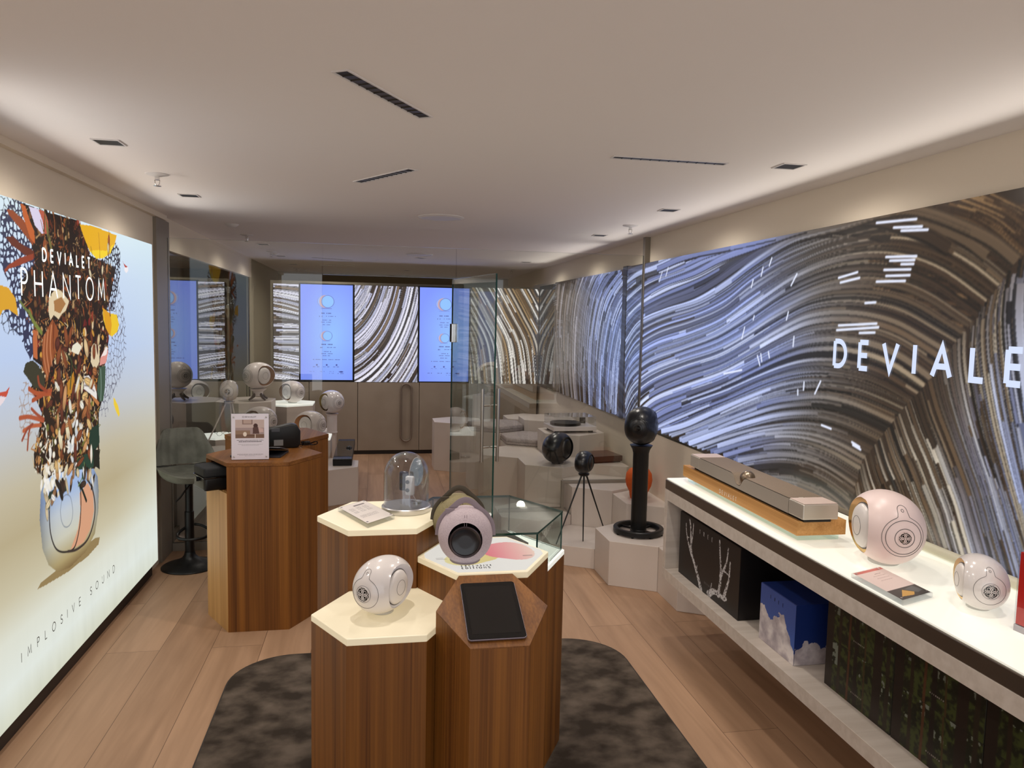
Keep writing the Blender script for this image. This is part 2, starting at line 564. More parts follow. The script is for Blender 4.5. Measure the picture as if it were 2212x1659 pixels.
# oak floor: planks along the room
def floor_mat():
    m, nt, bs = new_mat('oak_planks')
    L = nt.links.new
    tc = N(nt, 'ShaderNodeTexCoord')
    mp = N(nt, 'ShaderNodeMapping')
    mp.inputs['Rotation'].default_value = (0, 0, PI/2)
    mp.inputs['Location'].default_value = (.35, .06, 0)
    br = N(nt, 'ShaderNodeTexBrick')
    br.offset = .37; br.offset_frequency = 2
    br.inputs['Scale'].default_value = 1.0
    br.inputs['Mortar Size'].default_value = .0013
    br.inputs['Mortar Smooth'].default_value = .2
    br.inputs['Brick Width'].default_value = 1.9
    br.inputs['Row Height'].default_value = .265
    br.inputs['Color1'].default_value = (0, 0, 0, 1)
    br.inputs['Color2'].default_value = (1, 1, 1, 1)
    br.inputs['Mortar'].default_value = (.5, .5, .5, 1)
    L(tc.outputs['Object'], mp.inputs['Vector']); L(mp.outputs['Vector'], br.inputs['Vector'])
    # grain runs along y; each plank shifts the noise
    mp2 = N(nt, 'ShaderNodeMapping'); mp2.inputs['Scale'].default_value = (11, .9, 1)
    add = N(nt, 'ShaderNodeVectorMath', operation='MULTIPLY_ADD')
    add.inputs[1].default_value = (37, 11, 5)
    L(tc.outputs['Object'], mp2.inputs['Vector'])
    L(br.outputs['Color'], add.inputs[0]); L(mp2.outputs['Vector'], add.inputs[2])
    g1 = N(nt, 'ShaderNodeTexNoise'); g1.inputs['Scale'].default_value = 1.1; g1.inputs['Detail'].default_value = 8
    g1.inputs['Distortion'].default_value = 1.6
    L(add.outputs[0], g1.inputs['Vector'])
    wv = N(nt, 'ShaderNodeTexNoise'); wv.inputs['Scale'].default_value = .34; wv.inputs['Detail'].default_value = 5; wv.inputs['Distortion'].default_value = 2.6
    L(add.outputs[0], wv.inputs['Vector'])
    mx = N(nt, 'ShaderNodeMix'); mx.inputs[0].default_value = .55
    L(g1.outputs['Fac'], mx.inputs[2]); L(wv.outputs['Fac'], mx.inputs[3])
    mx2 = N(nt, 'ShaderNodeMix'); mx2.inputs[0].default_value = .2
    L(mx.outputs[0], mx2.inputs[2]); L(br.outputs['Color'], mx2.inputs[3])
    rp = N(nt, 'ShaderNodeValToRGB')
    rp.color_ramp.elements[0].position = .26; rp.color_ramp.elements[1].position = .76
    rp.color_ramp.elements[0].color = lin((140, 108, 82)) + (1,)
    rp.color_ramp.elements[1].color = lin((188, 152, 122)) + (1,)
    L(mx2.outputs[0], rp.inputs['Fac'])
    # knots
    vo = N(nt, 'ShaderNodeTexVoronoi'); vo.inputs['Scale'].default_value = 1.0
    mp3 = N(nt, 'ShaderNodeMapping'); mp3.inputs['Scale'].default_value = (2.6, 1.15, 1)
    L(tc.outputs['Object'], mp3.inputs['Vector']); L(mp3.outputs['Vector'], vo.inputs['Vector'])
    kr = N(nt, 'ShaderNodeMapRange'); kr.inputs['From Min'].default_value = .015; kr.inputs['From Max'].default_value = .085
    kr.inputs['To Min'].default_value = .75; kr.inputs['To Max'].default_value = 0.0
    L(vo.outputs['Distance'], kr.inputs['Value'])
    mk = N(nt, 'ShaderNodeMix'); mk.data_type = 'RGBA'
    L(kr.outputs['Result'], mk.inputs[0]); L(rp.outputs['Color'], mk.inputs[6]); mk.inputs[7].default_value = lin((74, 56, 46)) + (1,)
    # seams
    ms = N(nt, 'ShaderNodeMix'); ms.data_type = 'RGBA'
    L(br.outputs['Fac'], ms.inputs[0]); L(mk.outputs[2], ms.inputs[6]); ms.inputs[7].default_value = lin((88, 64, 48)) + (1,)
    L(ms.outputs[2], bs.inputs['Base Color'])
    bs.inputs['Roughness'].default_value = .5
    bs.inputs['Specular IOR Level'].default_value = .35
    return m
m_floor = floor_mat()

# ------------------------------------------------------------------ the room (x right, y into the shop, z up)
ZC = 2.505          # ceiling height
XL, XR = -1.52, 2.23
YB = 12.6           # far wall above and behind the display wall
Y0 = -1.2           # open shop front behind the viewer
PY = 5.95           # glass partition

structure('floor', MB().box(-2.4, 2.6, Y0, YB, -.08, 0), m_floor)
structure('ceiling', MB().box(-2.4, 2.6, Y0, YB, ZC, ZC+.12), m_ceil)
mb = MB(); mb.box(XL-.15, XL, Y0, PY+.05, 0, ZC)
structure('wall_left', mb, m_wall)
mb = MB(); mb.box(XL-.3, XL, PY+.06, 9.95, 2.27, ZC)
structure('wall_left_upper', mb, m_wall)
mb = MB(); mb.box(XL-.3, XL, 9.95, YB, 0, ZC)
structure('wall_left_far', mb, m_olive)
structure('wall_right', MB().box(XR, XR+.15, Y0, YB, 0, ZC), m_wall)
structure('wall_back', MB().box(-2.4, 2.6, YB, YB+.12, 0, ZC), m_olive)
# thin lip where the ceiling meets the left wall
structure('trim_1', MB().box(XL, XL+.035, Y0, PY-.05, ZC-.035, ZC), m_wall)

# tinted window of the rear room on the left: glossy glass in front of the dark passage
m_mirror = M('tinted_window_glass', (150, 148, 142), .015, 1.0)
structure('window_1', MB().box(XL-.04, XL-.03, PY+.07, 9.93, .10, 2.27), m_mirror)
structure('trim_2', MB().box(XL-.06, XL-.01, PY+.07, 9.93, .02, .10), m_trim)
structure('trim_3', MB().box(XL-.035, XL-.02, 9.91, 9.93, .10, 2.27), m_dark)

# posts that end the partition at both walls
structure('trim_4', MB().box(XL-.01, XL+.022, 5.665, PY+.055, 0, ZC-.036), m_trim)
structure('trim_5', MB().box(2.185, 2.23, PY-.02, PY+.03, 0, ZC), m_trim)

# ------------------------------------------------------------------ glass partition
TOPZ = 2.354
def pane(name, poly, y0, y1, mat, edge, label):
    """vertical sheet of glass standing in the plane y; poly in (x, z)"""
    mb = MB(); n = len(poly)
    mb.add([(p[0], y0, p[1]) for p in poly] + [(p[0], y1, p[1]) for p in poly],
           [tuple(range(n)), tuple(range(n, 2*n))[::-1]], 0)
    o = len(mb.v)-2*n
    for i in range(n):
        j = (i+1) % n
        mb.f.append((o+i, o+n+i, o+n+j, o+j)); mb.mi.append(1)
    ob = mb.obj(name, [mat, edge], None)
    return ob
m_edge_dim = M('glass_edge_dim', (70, 74, 68), .2)
o = pane('glass_partition', [(XL+.024, .06), (-.392, .06), (-.392, TOPZ), (XL+.024, TOPZ)], PY, PY+.012, m_part, m_edge_dim, '')
tag(o, 'fixed clear glass panel of the partition between the left wall post and the doorway', 'partition', 'partition glass panels')
o = pane('glass_partition', [(-.388, 2.119), (.634, 2.119), (.634, TOPZ), (-.388, TOPZ)], PY, PY+.012, m_part, m_edge_dim, '')
tag(o, 'narrow glass transom panel above the doorway opening', 'partition', 'partition glass panels')
o = pane('glass_partition', [(.610, .02), (1.04, .02), (1.04, .262), (1.555, .262), (1.555, .475), (2.183, .475), (2.183, TOPZ), (.638, TOPZ), (.638, 2.115), (.610, 2.115)], PY, PY+.012, m_part, m_edge_dim, '')
tag(o, 'fixed glass panel notched over the white plinths right of the open door', 'partition', 'partition glass panels')
mb = MB().box(XL+.024, -.392, PY-.012, PY+.024, 0, .06)
tag(mb.obj('partition_rail', m_trim), 'metal floor rail holding the left glass panel', 'rail')
mb = MB().box(1.56, 2.18, PY-.012, PY+.024, .461, .485).box(1.536, 1.56, PY-.012, PY+.024, .255, .485).box(1.012, 1.56, PY-.012, PY+.024, .232, .256)
tag(mb.obj('partition_channel', m_trim), 'stepped grey channel under the glass where it crosses the plinths', 'channel')

# open door leaf
hx, hy = .607, PY-.028
fx, fy = .806, 5.0
ld = Vector((fx-hx, fy-hy, 0)); LW = ld.length; rz = math.atan2(ld.y, ld.x)
door = thing('glass_door', 'open frameless glass door leaf with long steel handles', 'door', (hx, hy, 0), rz)
mb = MB(); t = .006
mb.add([(.0,-t,.012),(LW,-t,.012),(LW,-t,2.112),(.0,-t,2.112),(.0,t,.012),(LW,t,.012),(LW,t,2.112),(.0,t,2.112)],
       [(0,1,2,3),(7,6,5,4)], 0)
mb.f += [(0,4,5,1),(1,5,6,2),(2,6,7,3),(3,7,4,0)]; mb.mi += [1]*4
mb.obj('glass_leaf', [m_leaf, m_edge], door)
for s in (-1, 1):
    hb = MB()
    hb.tube([(LW-.075, s*.058, .82), (LW-.075, s*.058, 1.33)], .0115, 14)
    h = hb.obj('handle', m_steel, door, smooth=True)
    for z in (.925, 1.215):
        MB().tube([(LW-.075, s*.0065, z), (LW-.075, s*.058, z)], .0075, 12).obj('handle_bracket', m_steel, h, smooth=True)
for z0 in (.12, 1.62):
    MB().box(.004, .058, -.022, .022, z0, z0+.145).obj('hinge', m_chrome, door, bevel=.003)
MB().lathe([(.0,.0),(.014,.0),(.014,.05),(0,.05)], 14, (.06, 0, .0), cap=False).obj('floor_bolt', m_chrome, door, smooth=True)

# ------------------------------------------------------------------ ceiling fittings
m_slot = M('black_louvre', (12, 12, 12), .5)
m_rim = M('white_rim', (214, 208, 204), .5)
def recess(name, label, cat, group, x, y, a, b, rz, cells=0):
    """recessed fitting: thin white rim, black box going up; cells = little louvre blades"""
    t = thing(name, label, cat, (x, y, ZC), rz, group)
    mb = MB(); r = .007
    for (x0,x1,y0,y1) in ((-a-r,a+r,-b-r,-b),(-a-r,a+r,b,b+r),(-a-r,-a,-b,b),(a,a+r,-b,b)):
        mb.box(x0, x1, y0, y1, -.004, -.0002)
    mb.obj('rim', m_rim, t)
    mb = MB()
    mb.box(-a, a, -b, b, -.0015, -.0003)
    mb.obj('black_insert', m_slot, t)
    if cells:
        mb = MB()
        pr = []
        for i in range(1, cells):
            xx = -a + 2*a*i/cells
            pr += [(xx-.003, -.0017), (xx-.002, -.0036), (xx+.002, -.0036), (xx+.003, -.0017)]
        mb.grid(lambda u, v: (pr[int(round(u*(len(pr)-1)))][0], -b+2*b*v, pr[int(round(u*(len(pr)-1)))][1]), len(pr), 2)
        mb.obj('louvre', M('louvre_blade', (60, 58, 56), .3, .8), t)
    return t
ldl = [(3.45, 'nearest the light box lettering'), (4.84, 'between the left sprinkler and the smoke detector'), (7.9, 'first behind the partition on the left'), (9.33, 'second behind the partition on the left'), (10.73, 'third behind the partition on the left'), (12.06, 'last towards the back wall on the left')]
for y, w in ldl:
    recess('downlight', 'small square recessed ceiling light, ' + w, 'downlight', 'left row of square ceiling lights', -1.09, y, .048, .048, 0)
for y, w in [(3.11, 'beside the long slot above the wall display'), (4.49, 'in front of the right sprinkler'), (5.95, 'above the right post of the partition'), (8.96, 'far down the right row')]:
    recess('downlight', 'small square recessed ceiling light, ' + w, 'downlight', 'right row of square ceiling lights', 1.80, y, .048, .048, 0)
for x, y, w in [(.53, 8.89, 'beside the far round ceiling speaker'), (.47, 11.28, 'deepest in the middle of the rear ceiling')]:
    recess('downlight', 'small square recessed ceiling light, ' + w, 'downlight', 'middle square ceiling lights', x, y, .045, .045, .5)
recess('slot_light', 'long black ceiling slot light nearest the viewer, slanting away to the right', 'slot light', 'ceiling slot lights', .037, 2.495, .255, .022, math.radians(58), 12)
recess('slot_light', 'black ceiling slot light in the middle of the front ceiling, slanting towards the viewer', 'slot light', 'ceiling slot lights', .045, 3.865, .245, .022, math.radians(-58), 12)
recess('slot_light', 'black ceiling slot light running crosswise towards the wall display', 'slot light', 'ceiling slot lights', 1.256, 3.14, .255, .018, 0, 12)
recess('slot_light', 'nearer of two thin dark slot lights in the rear ceiling', 'slot light', 'ceiling slot lights', -.5, 9.5, .25, .022, math.radians(26), 12)
recess('slot_light', 'farther of two thin dark slot lights in the rear ceiling', 'slot light', 'ceiling slot lights', -.5, 10.68, .24, .02, math.radians(-26), 12)
for x, y, w in [(-1.09, 4.16, 'nearest on the left of the front ceiling'), (-1.11, 7.02, 'just behind the partition on the left'), (1.827, 5.28, 'on the right above the wall display'), (-1.12, 8.72, 'second behind the partition on the left'), (-1.13, 11.58, 'farthest on the left'), (1.87, 10.33, 'far right above the back displays')]:
    t = thing('sprinkler', 'small pendent sprinkler head with white disc, ' + w, 'sprinkler', (x, y, ZC), 0, 'ceiling sprinklers')
    MB().lathe([(.0,-.012),(.02,-.012),(.055,-.003),(.056,0),(0,0)], 28, cap=False).obj('disc', m_rim, t, smooth=True)
    mb = MB().lathe([(.0,-.03),(.012,-.03),(.012,-.012),(0,-.012)], 12, cap=False)
    mb.tube([(-.012,0,-.03),(-.009,0,-.05),(0,0,-.058)], .0025, 6).tube([(.012,0,-.03),(.009,0,-.05),(0,0,-.058)], .0025, 6)
    mb.lathe([(0,-.062),(.019,-.0605),(.019,-.0585),(0,-.058)], 14, cap=False)
    mb.obj('spray_head', m_chrome, t)
for x, y, r, w in [(.455, 5.30, .16, 'in the front ceiling before the glass partition'), (.49, 8.41, .15, 'in the rear ceiling')]:
    mb = MB().lathe([(0,-.012),(r*.55,-.0115),(r*.8,-.008),(r*.86,-.012),(r,-.004),(r,0),(0,0)], 48, cap=False)
    o = mb.obj('ceiling_speaker', m_rim, smooth=True); o.location = (x, y, ZC)
    tag(o, 'round white flush ceiling speaker ' + w, 'ceiling speaker', 'round ceiling speakers')
for x, y, w in [(-1.10, 6.26, 'flush disc detector in the ceiling behind the left partition panel'), (-1.12, 9.0, 'pale round detector on the far left of the rear ceiling')]:
    o = MB().lathe([(0,-.022),(.03,-.02),(.05,-.006),(.055,0),(0,0)], 28, cap=False).obj('smoke_detector', m_rim, smooth=True); o.location = (x, y, ZC)
    tag(o, w, 'smoke detector', 'smoke detectors')
# ------------------------------------------------------------------ the egg shaped speakers
PA, PC, PLF, PLB, PN = .119, .1275, .155, .187, 2.2   # half width, half height, front and rear length
PXP, PR = .076, .0955                                  # depth of the side plate, radius of the side opening
def front_y(x, z):
    return -PLF*max(0.0, 1-(abs(math.hypot(x/PA, z/PC)))**PN)**(1/PN)
_cache = {}
def phantom_meshes(body, plate, cone, seam, key):
    if key in _cache: return _cache[key]
    mb = MB(); nu, nv = 64, 56
    def f(u, v):
        a = 2*PI*u
        t = PI*v
        if t <= PI/2: n, Lq, sg = PN, PLF, -1
        else: n, Lq, sg = 2.0, PLB, 1
        rho = max(0.0, math.sin(t))**(2/n); yy = abs(math.cos(t))**(2/n)
        return (PA*rho*math.cos(a), sg*Lq*yy, PC*rho*math.sin(a))
    mb.grid(f, nu, nv, closed_u=True)
    tmp = mb.obj('tmp_body', body, None, smooth=True)
    cut = MB()
    prof = [(PR*math.cos(q), PR*math.sin(q)) for q in [math.radians(d) for d in range(270, 89, -6)]]
    poly = prof + [(.30, PR*1.0), (.30, -PR*1.0)]
    for s in (-1, 1):
        n = len(poly)
        a = [(s*PXP, p[0], p[1]) for p in poly]; b = [(s*.25, p[0], p[1]) for p in poly]
        o = len(cut.v)
        cut.add(a+b, [tuple(range(n)), tuple(range(n, 2*n))[::-1]] + [(i, n+i, n+(i+1) % n, (i+1) % n) for i in range(n)])
    c = cut.obj('tmp_cut', body)
    md = tmp.modifiers.new('b', 'BOOLEAN'); md.object = c; md.operation = 'DIFFERENCE'; md.solver = 'EXACT'
    dg = bpy.context.evaluated_depsgraph_get()
    me = bpy.data.meshes.new_from_object(tmp.evaluated_get(dg)); me.name = 'speaker_body'
    bpy.data.objects.remove(tmp); bpy.data.objects.remove(c)
    me.materials.clear(); me.materials.append(body)
    me.polygons.foreach_set('material_index', [0]*len(me.polygons))
    me.polygons.foreach_set('use_smooth', [True]*len(me.polygons))
    me.set_sharp_from_angle(angle=.6)
    R = {'body': me}
    for s in (-1, 1):
        mb = MB()
        pts = []
        zs = [PR*.99*math.cos(PI*i/24) for i in range(25)]
        fr = [(-math.sqrt(max(0, PR*PR-z*z)), z) for z in zs]
        bk = []
        for z in zs[::-1]:
            q = 1-(PXP/PA)**2-(z/PC)**2
            bk.append((PLB*math.sqrt(max(q, .0004))-.002, z))
        mb.add([(s*(PXP+.0012), p[0], p[1]) for p in fr+bk], [tuple(range(len(fr+bk)))])
        # the inner wall of the opening in the plate's colour
        R['plate%d' % s] = mb.mesh('side_plate', plate, fix=False)
        mb = MB()
        r = .0785
        prof = [(0, PXP+.0265)] + [(r*k/10, PXP+.006+.0205*math.sqrt(max(0, 1-(k/10)**2.2))) for k in range(1, 11)] + [(r, PXP+.002)]
        vs, fs, n, k = [], [], 48, len(prof)
        for i in range(n):
            a = 2*PI*i/n
            for q, x in prof: vs.append((s*x, q*math.cos(a), q*math.sin(a)))
        for i in range(n):
            j = (i+1) % n
            for q in range(k-1): fs.append((i*k+q, j*k+q, j*k+q+1, i*k+q+1))
        mb.add(vs, fs)
        R['cone%d' % s] = mb.mesh('woofer_dome', cone, smooth=True)
        mb = MB()
        for rr, w in ((.0805, .0026), (.034, .0008)):
            xx = PXP+.003 if rr > .06 else PXP+.006+.0205*math.sqrt(1-(rr/r)**2.2)+.0002
            mb.tube([(s*xx, rr*math.cos(2*PI*i/56), rr*math.sin(2*PI*i/56)) for i in range(56)], w, 6, closed=True)
        R['ring%d' % s] = mb.mesh('surround', seam, smooth=True)
    def proj(pts, closed, r, mbx, lift=.0006):
        mbx.tube([(x, front_y(x, z)-lift, z) for x, z in pts], r, 5, closed=closed)
    mb = MB()
    circ = lambda r, n=56: [(r*math.cos(2*PI*i/n), r*math.sin(2*PI*i/n)) for i in range(n)]
    if key[1] == 'large':
        proj(circ(.032), True, .0011, mb); proj(circ(.058), True, .0011, mb)
    else:
        proj(circ(.038), True, .0006, mb)
    tr = .068
    drop = [(tr*math.sin(a), -tr*math.cos(a)) for a in [math.radians(d) for d in range(-158, 159, 6)]]
    drop += [(.019, .068), (.0165, .078)] + [(.0155*math.cos(a), .088+.0135*math.sin(a)) for a in [math.radians(d) for d in range(0, 181, 20)]] + [(-.0165, .078), (-.019, .068)]
    proj(drop, True, .0009, mb)
    proj([(.0042*math.cos(2*PI*i/16), .087+.0042*math.sin(2*PI*i/16)) for i in range(16)], True, .0008, mb)
    R['seam'] = mb.mesh('front_seam', seam, smooth=True)
    g = .0215 if key[1] == 'large' else .033
    mb = MB()
    y0 = front_y(0, 0)-.0016
    mb.add([(g*math.cos(2*PI*i/40), y0+.0001+ (front_y(g*math.cos(2*PI*i/40), g*math.sin(2*PI*i/40))-front_y(0,0)), g*math.sin(2*PI*i/40)) for i in range(40)]+[(0, y0, 0)],
           [(i, (i+1) % 40, 40) for i in range(40)], 0)
    def rib(pts, w, closed=True):
        mb.tube([(x, front_y(x, z)-.0022, z) for x, z in pts], w, 5, closed=closed, mi=1)
    for k in range(4):
        a = PI/4+k*PI/2
        rib([(g*.5*math.cos(a)+g*.44*math.cos(q), g*.5*math.sin(a)+g*.44*math.sin(q)) for q in [2*PI*i/28 for i in range(28)]], g*.042)
        rib([(g*.5*math.cos(a)+g*.2*math.cos(q), g*.5*math.sin(a)+g*.2*math.sin(q)) for q in [2*PI*i/20 for i in range(20)]], g*.032)
        b = k*PI/2
        rib([(g*t*math.cos(b)+w*g*math.cos(b+PI/2), g*t*math.sin(b)+w*g*math.sin(b+PI/2)) for t, w in ((.1,0),(.35,.13),(.62,.2),(.97,.0),(.62,-.2),(.35,-.13))], g*.036)
    rib(circ(g), g*.05)
    R['grille'] = mb.mesh('tweeter_grille', [m_blackgloss, body], smooth=True)
    R['foot'] = MB().lathe([(0, -.1305), (.048, -.1305), (.052, -.127), (.053, -.116), (0, -.116)], 40, cap=False).mesh('foot', m_foot if key[0] != 'black' else body, smooth=True)
    _cache[key] = R
    return R
m_foot = M('pale_rubber_foot', (196, 194, 190), .6)
w_body = M('white_gloss_shell', (222, 216, 214), .16, spec=.5, coat=.3)
w_matt = M('white_satin_shell', (224, 214, 210), .32, spec=.4)
w_pink = M('blush_satin_shell', (232, 211, 207), .34, spec=.4)
w_cone = M('white_dome', (226, 220, 216), .3)
b_body = M('black_satin_shell', (16, 16, 19), .3, spec=.5)
b_cone = M('black_dome', (18, 18, 20), .35)
gold = M('gold_plate', (214, 178, 112), .22, 1.0)
copper = M('copper_plate', (176, 128, 92), .25, 1.0)
white_plate = M('pearl_plate', (214, 212, 220), .18, spec=.6)
seam_grey = M('seam_grey', (92, 88, 88), .5)
seam_black = M('seam_black', (6, 6, 6), .4)
PAL = {'gloss': (w_body, white_plate, w_cone, seam_grey), 'white': (w_matt, copper, w_cone, seam_grey),
       'gold': (w_body, gold, w_cone, seam_grey), 'pink': (w_pink, gold, w_cone, seam_grey), 'black': (b_body, b_body, b_cone, seam_black)}
def phantom(label, loc, facing, size, pal, group, foot=True, zoff=None, name='speaker'):
    """loc = point on the supporting surface; facing = direction the tweeter looks (x, y)"""
    s = 1.06 if size == 'large' else .66
    R = phantom_meshes(*PAL[pal], (pal, size))
    rz = math.atan2(facing[1], facing[0]) + PI/2
    t = thing(name, label, 'speaker', loc, rz, group)
    up = (.1306 if zoff is None else zoff)*s
    def put(n, me):
        o = link(n, me, t); o.location = (0, 0, up); o.scale = (s, s, s); return o
    put('shell', R['body'])
    for q in (-1, 1):
        put('side_plate', R['plate%d' % q])
        w = put('woofer_dome', R['cone%d' % q])
        r = link('surround_ring', R['ring%d' % q], w)
    put('front_seam', R['seam'])
    put('tweeter_grille', R['grille'])
    if foot: put('foot', R['foot'])
    return t
# ------------------------------------------------------------------ rug
mb = MB().prism(round_rect(-.695, 1.335, .6, 3.985, .30, 12), .0005, .011)
m_rug = noise_mat('velvet_pile', (56, 49, 43), (104, 93, 83), (7, 8, 6), 12, .95, .38, .70, bump=.5, spec=.05)
rug = thing('rug', 'dark taupe velvet rug with rounded corners under the wooden columns', 'rug')
mb.obj('pile', m_rug, rug)
edge = round_rect(-.695, 1.335, .6, 3.985, .30, 12)
MB().tube([(x, y, .007) for x, y in edge], .005, 6, closed=True).obj('bound_edge', M('rug_binding', (52, 45, 40), .9), rug, smooth=True)

# ------------------------------------------------------------------ hexagonal wooden display columns
RZ = .012
SH = .2245
def column(label, cx, cy, a, top, slab, mat_top, seam=None):
    t = thing('display_column', label, 'display column', (cx, cy, RZ), 0, 'wooden hexagonal display columns')
    MB().prism(hexx(0, 0, a-.0015), 0, top-RZ-slab).obj('wooden_body', m_veneer, t, bevel=.001, seg=1)
    if slab:
        MB().prism(hexx(0, 0, a-.001), top-RZ-slab, top-RZ).obj('backlit_top', mat_top, t, bevel=.0025)
    return t
column('hexagonal wooden column with glowing top, front left, carrying the white speaker', .0409, 2.2653, SH, .904, .021, m_top)
column('tallest hexagonal wooden column with glowing top carrying the glass dome', .0320, 2.6358+.006, SH, 1.108, .021, m_top)
column('hexagonal wooden column with printed glowing top carrying the portable speakers', .3700, 2.4530, SH, 1.0115, .021, m_top)
# glass case column
GX, GY, GA, GT = .434, 2.985, .358, .847
t = column('large low hexagonal wooden column with white lit top under the glass case', GX, GY, GA, GT, .021, m_top2)
# sloping tablet stand
TX, TY, TA, TZ0, TK = .3478, 2.118, .1662, .9535, .3759
t = thing('tablet_stand', 'hexagonal wooden stand with sloping top holding the tablet', 'tablet stand', (TX, TY, RZ))
MB().prism(hexx(0, 0, TA), 0, lambda x, y: TZ0-RZ-.004+TK*y).obj('wooden_body', m_veneer, t)
MB().prism(hexx(0, 0, TA), lambda x, y: TZ0-RZ-.0038+TK*y, lambda x, y: TZ0-RZ+TK*y).obj('sloping_top', m_veneer_top, t)

# tablet
tilt = math.atan(TK)
def on_slope(v):  # local tablet coordinates -> stand slope
    x, y, z = v
    return (x, y*math.cos(tilt)-z*math.sin(tilt), y*math.sin(tilt)+z*math.cos(tilt))
tab = thing('tablet', 'black tablet in a silver edge lying on the sloping wooden stand', 'tablet', (TX-.0032, TY-.012, TZ0-.004))
def slope_mesh(mb):
    mb.v = [on_slope(v) for v in mb.v]; return mb
slope_mesh(MB().prism(round_rect(-.084, .084, -.118, .118, .010), .001, .008)).obj('case', M('tablet_aluminium', (150, 146, 160), .3, .9), tab, bevel=.002)
slope_mesh(MB().prism(round_rect(-.0825, .0825, -.1165, .1165, .009), .0079, .0091)).obj('glass_front', m_blackgloss, tab)
slope_mesh(MB().prism(round_rect(-.070, .070, -.098, .098, .001, 2), .0091, .0094)).obj('screen', M('dark_screen', (24, 22, 22), .12, spec=.5), tab)

# glass case on the big column
case = thing('glass_case', 'hexagonal glass display case with green edges on the low wooden column', 'glass case', (GX, GY, GT))
CH = .165
hx6 = hexx(0, 0, GA-.012)
def slab_glass(name, poly, z0, z1):
    mb = MB(); n = len(poly)
    mb.add([(p[0], p[1], z0) for p in poly]+[(p[0], p[1], z1) for p in poly], [tuple(range(n))[::-1], tuple(range(n, 2*n))], 0)
    for i in range(n):
        j = (i+1) % n; mb.f.append((i, j, n+j, n+i)); mb.mi.append(1)
    return mb.obj(name, [m_glass, m_edge], case)
slab_glass('glass_top', hx6, CH-.008, CH)
for i in range(6):
    a, b = Vector(hx6[i]+(0,)), Vector(hx6[(i+1) % 6]+(0,))
    d = (b-a).normalized(); nrm = Vector((-d.y, d.x, 0))*.006
    a2, b2 = a+d*.004, b-d*.004
    mb = MB()
    P = [a2, b2, b2+nrm, a2+nrm]
    v = [(p.x, p.y, .001) for p in P]+[(p.x, p.y, CH-.0085) for p in P]
    mb.add(v, [(0,1,5,4),(2,3,7,6)], 0); mb.add(v, [(0,3,2,1),(4,5,6,7),(1,2,6,5),(3,0,4,7)], 1)
    mb.obj('glass_side', [m_glass, m_edge], case, fix=False)
# dark folder lying in the case
o = MB().prism([(-.06,.262),(.15,.262),(.215,.06),(.0,.06)], .001, .016).obj('dark_card', M('dark_card', (74, 68, 66), .5), None, bevel=.001)
o.location = (GX, GY, GT); tag(o, 'dark grey flat card lying on the lit floor of the glass case', 'card')

# printed sheet on the speaker column: pink and yellow shapes
sh = Canvas(.40, .36, .003, -.2, -.18, (250, 246, 238))
X, Y = np.meshgrid(sh.U, sh.V)
def blob(cu, cv, ru, rv, c0, c1, wob, seed):
    pts = []
    for i in range(60):
        a = 2*PI*i/60
        k = 1+wob*math.sin(2*a+seed)+wob*.6*math.sin(3*a+seed*2)
        pts.append((cu+ru*k*math.cos(a), cv+rv*k*math.sin(a)))
    c0, c1 = np.array(c0, float), np.array(c1, float)
    sh.poly(pts, lambda x, y: c0+(c1-c0)*np.clip((x-cu+ru)/(2*ru), 0, 1)[..., None])
blob(-.055, -.05, .085, .062, (244, 232, 170), (238, 216, 140), .12, .4)
blob(.088, .022, .082, .105, (240, 128, 140), (250, 214, 196), .10, 2.2)
for k in range(4): sh.rect(-.165, -.14+.004*k, -.034-.004*k, -.0325-.004*k, (150, 140, 140))
for k in range(2): sh.rect(.125, .16, -.034-.006*k, -.031-.006*k, (110, 90, 90))
hexpts = hexx(0, 0, SH-.016)
cvx, cvy = .37, 2.453
me_o = sh.obj('print', (0, 0, 0), (1, 0, 0), (0, 1, 0), picture_mat('translucent_sheet', emission=.62, rough=.3), None)
bm = bmesh.new(); bm.from_mesh(me_o.data)
for v in bm.verts: v.co.x += -.2; v.co.y += -.18
rm = []
for f in bm.faces:
    c = f.calc_center_median()
    if abs(c.y) > (SH-.012)*.866 or abs(c.x)*.866+abs(c.y)*.5 > (SH-.012)*.866: rm.append(f)
bmesh.ops.delete(bm, geom=rm, context='FACES'); bm.to_mesh(me_o.data); bm.free()
ps = thing('printed_sheet', 'printed sheet with pink and yellow shapes under the portable speakers', 'printed sheet', (cvx, cvy, 1.0125))
me_o.parent = ps
for s, dy, hh, ww, wgt in (('NEW', -.113, .0155, .042, .0012), ('EXCLUSIVE', -.1285, .0125, .097, .0026), ('EDITIONS', -.151, .016, .089, .0028)):
    lettering('lettering', s, (-.091, dy, 0), (1, 0, 0), (0, 1, 0), hh, wgt, M('dark_lettering', (52, 48, 46), .6) if s != 'NEW' else M('thin_lettering', (120, 112, 100), .6), ps, width=ww, xs=.56, lift=.0006)

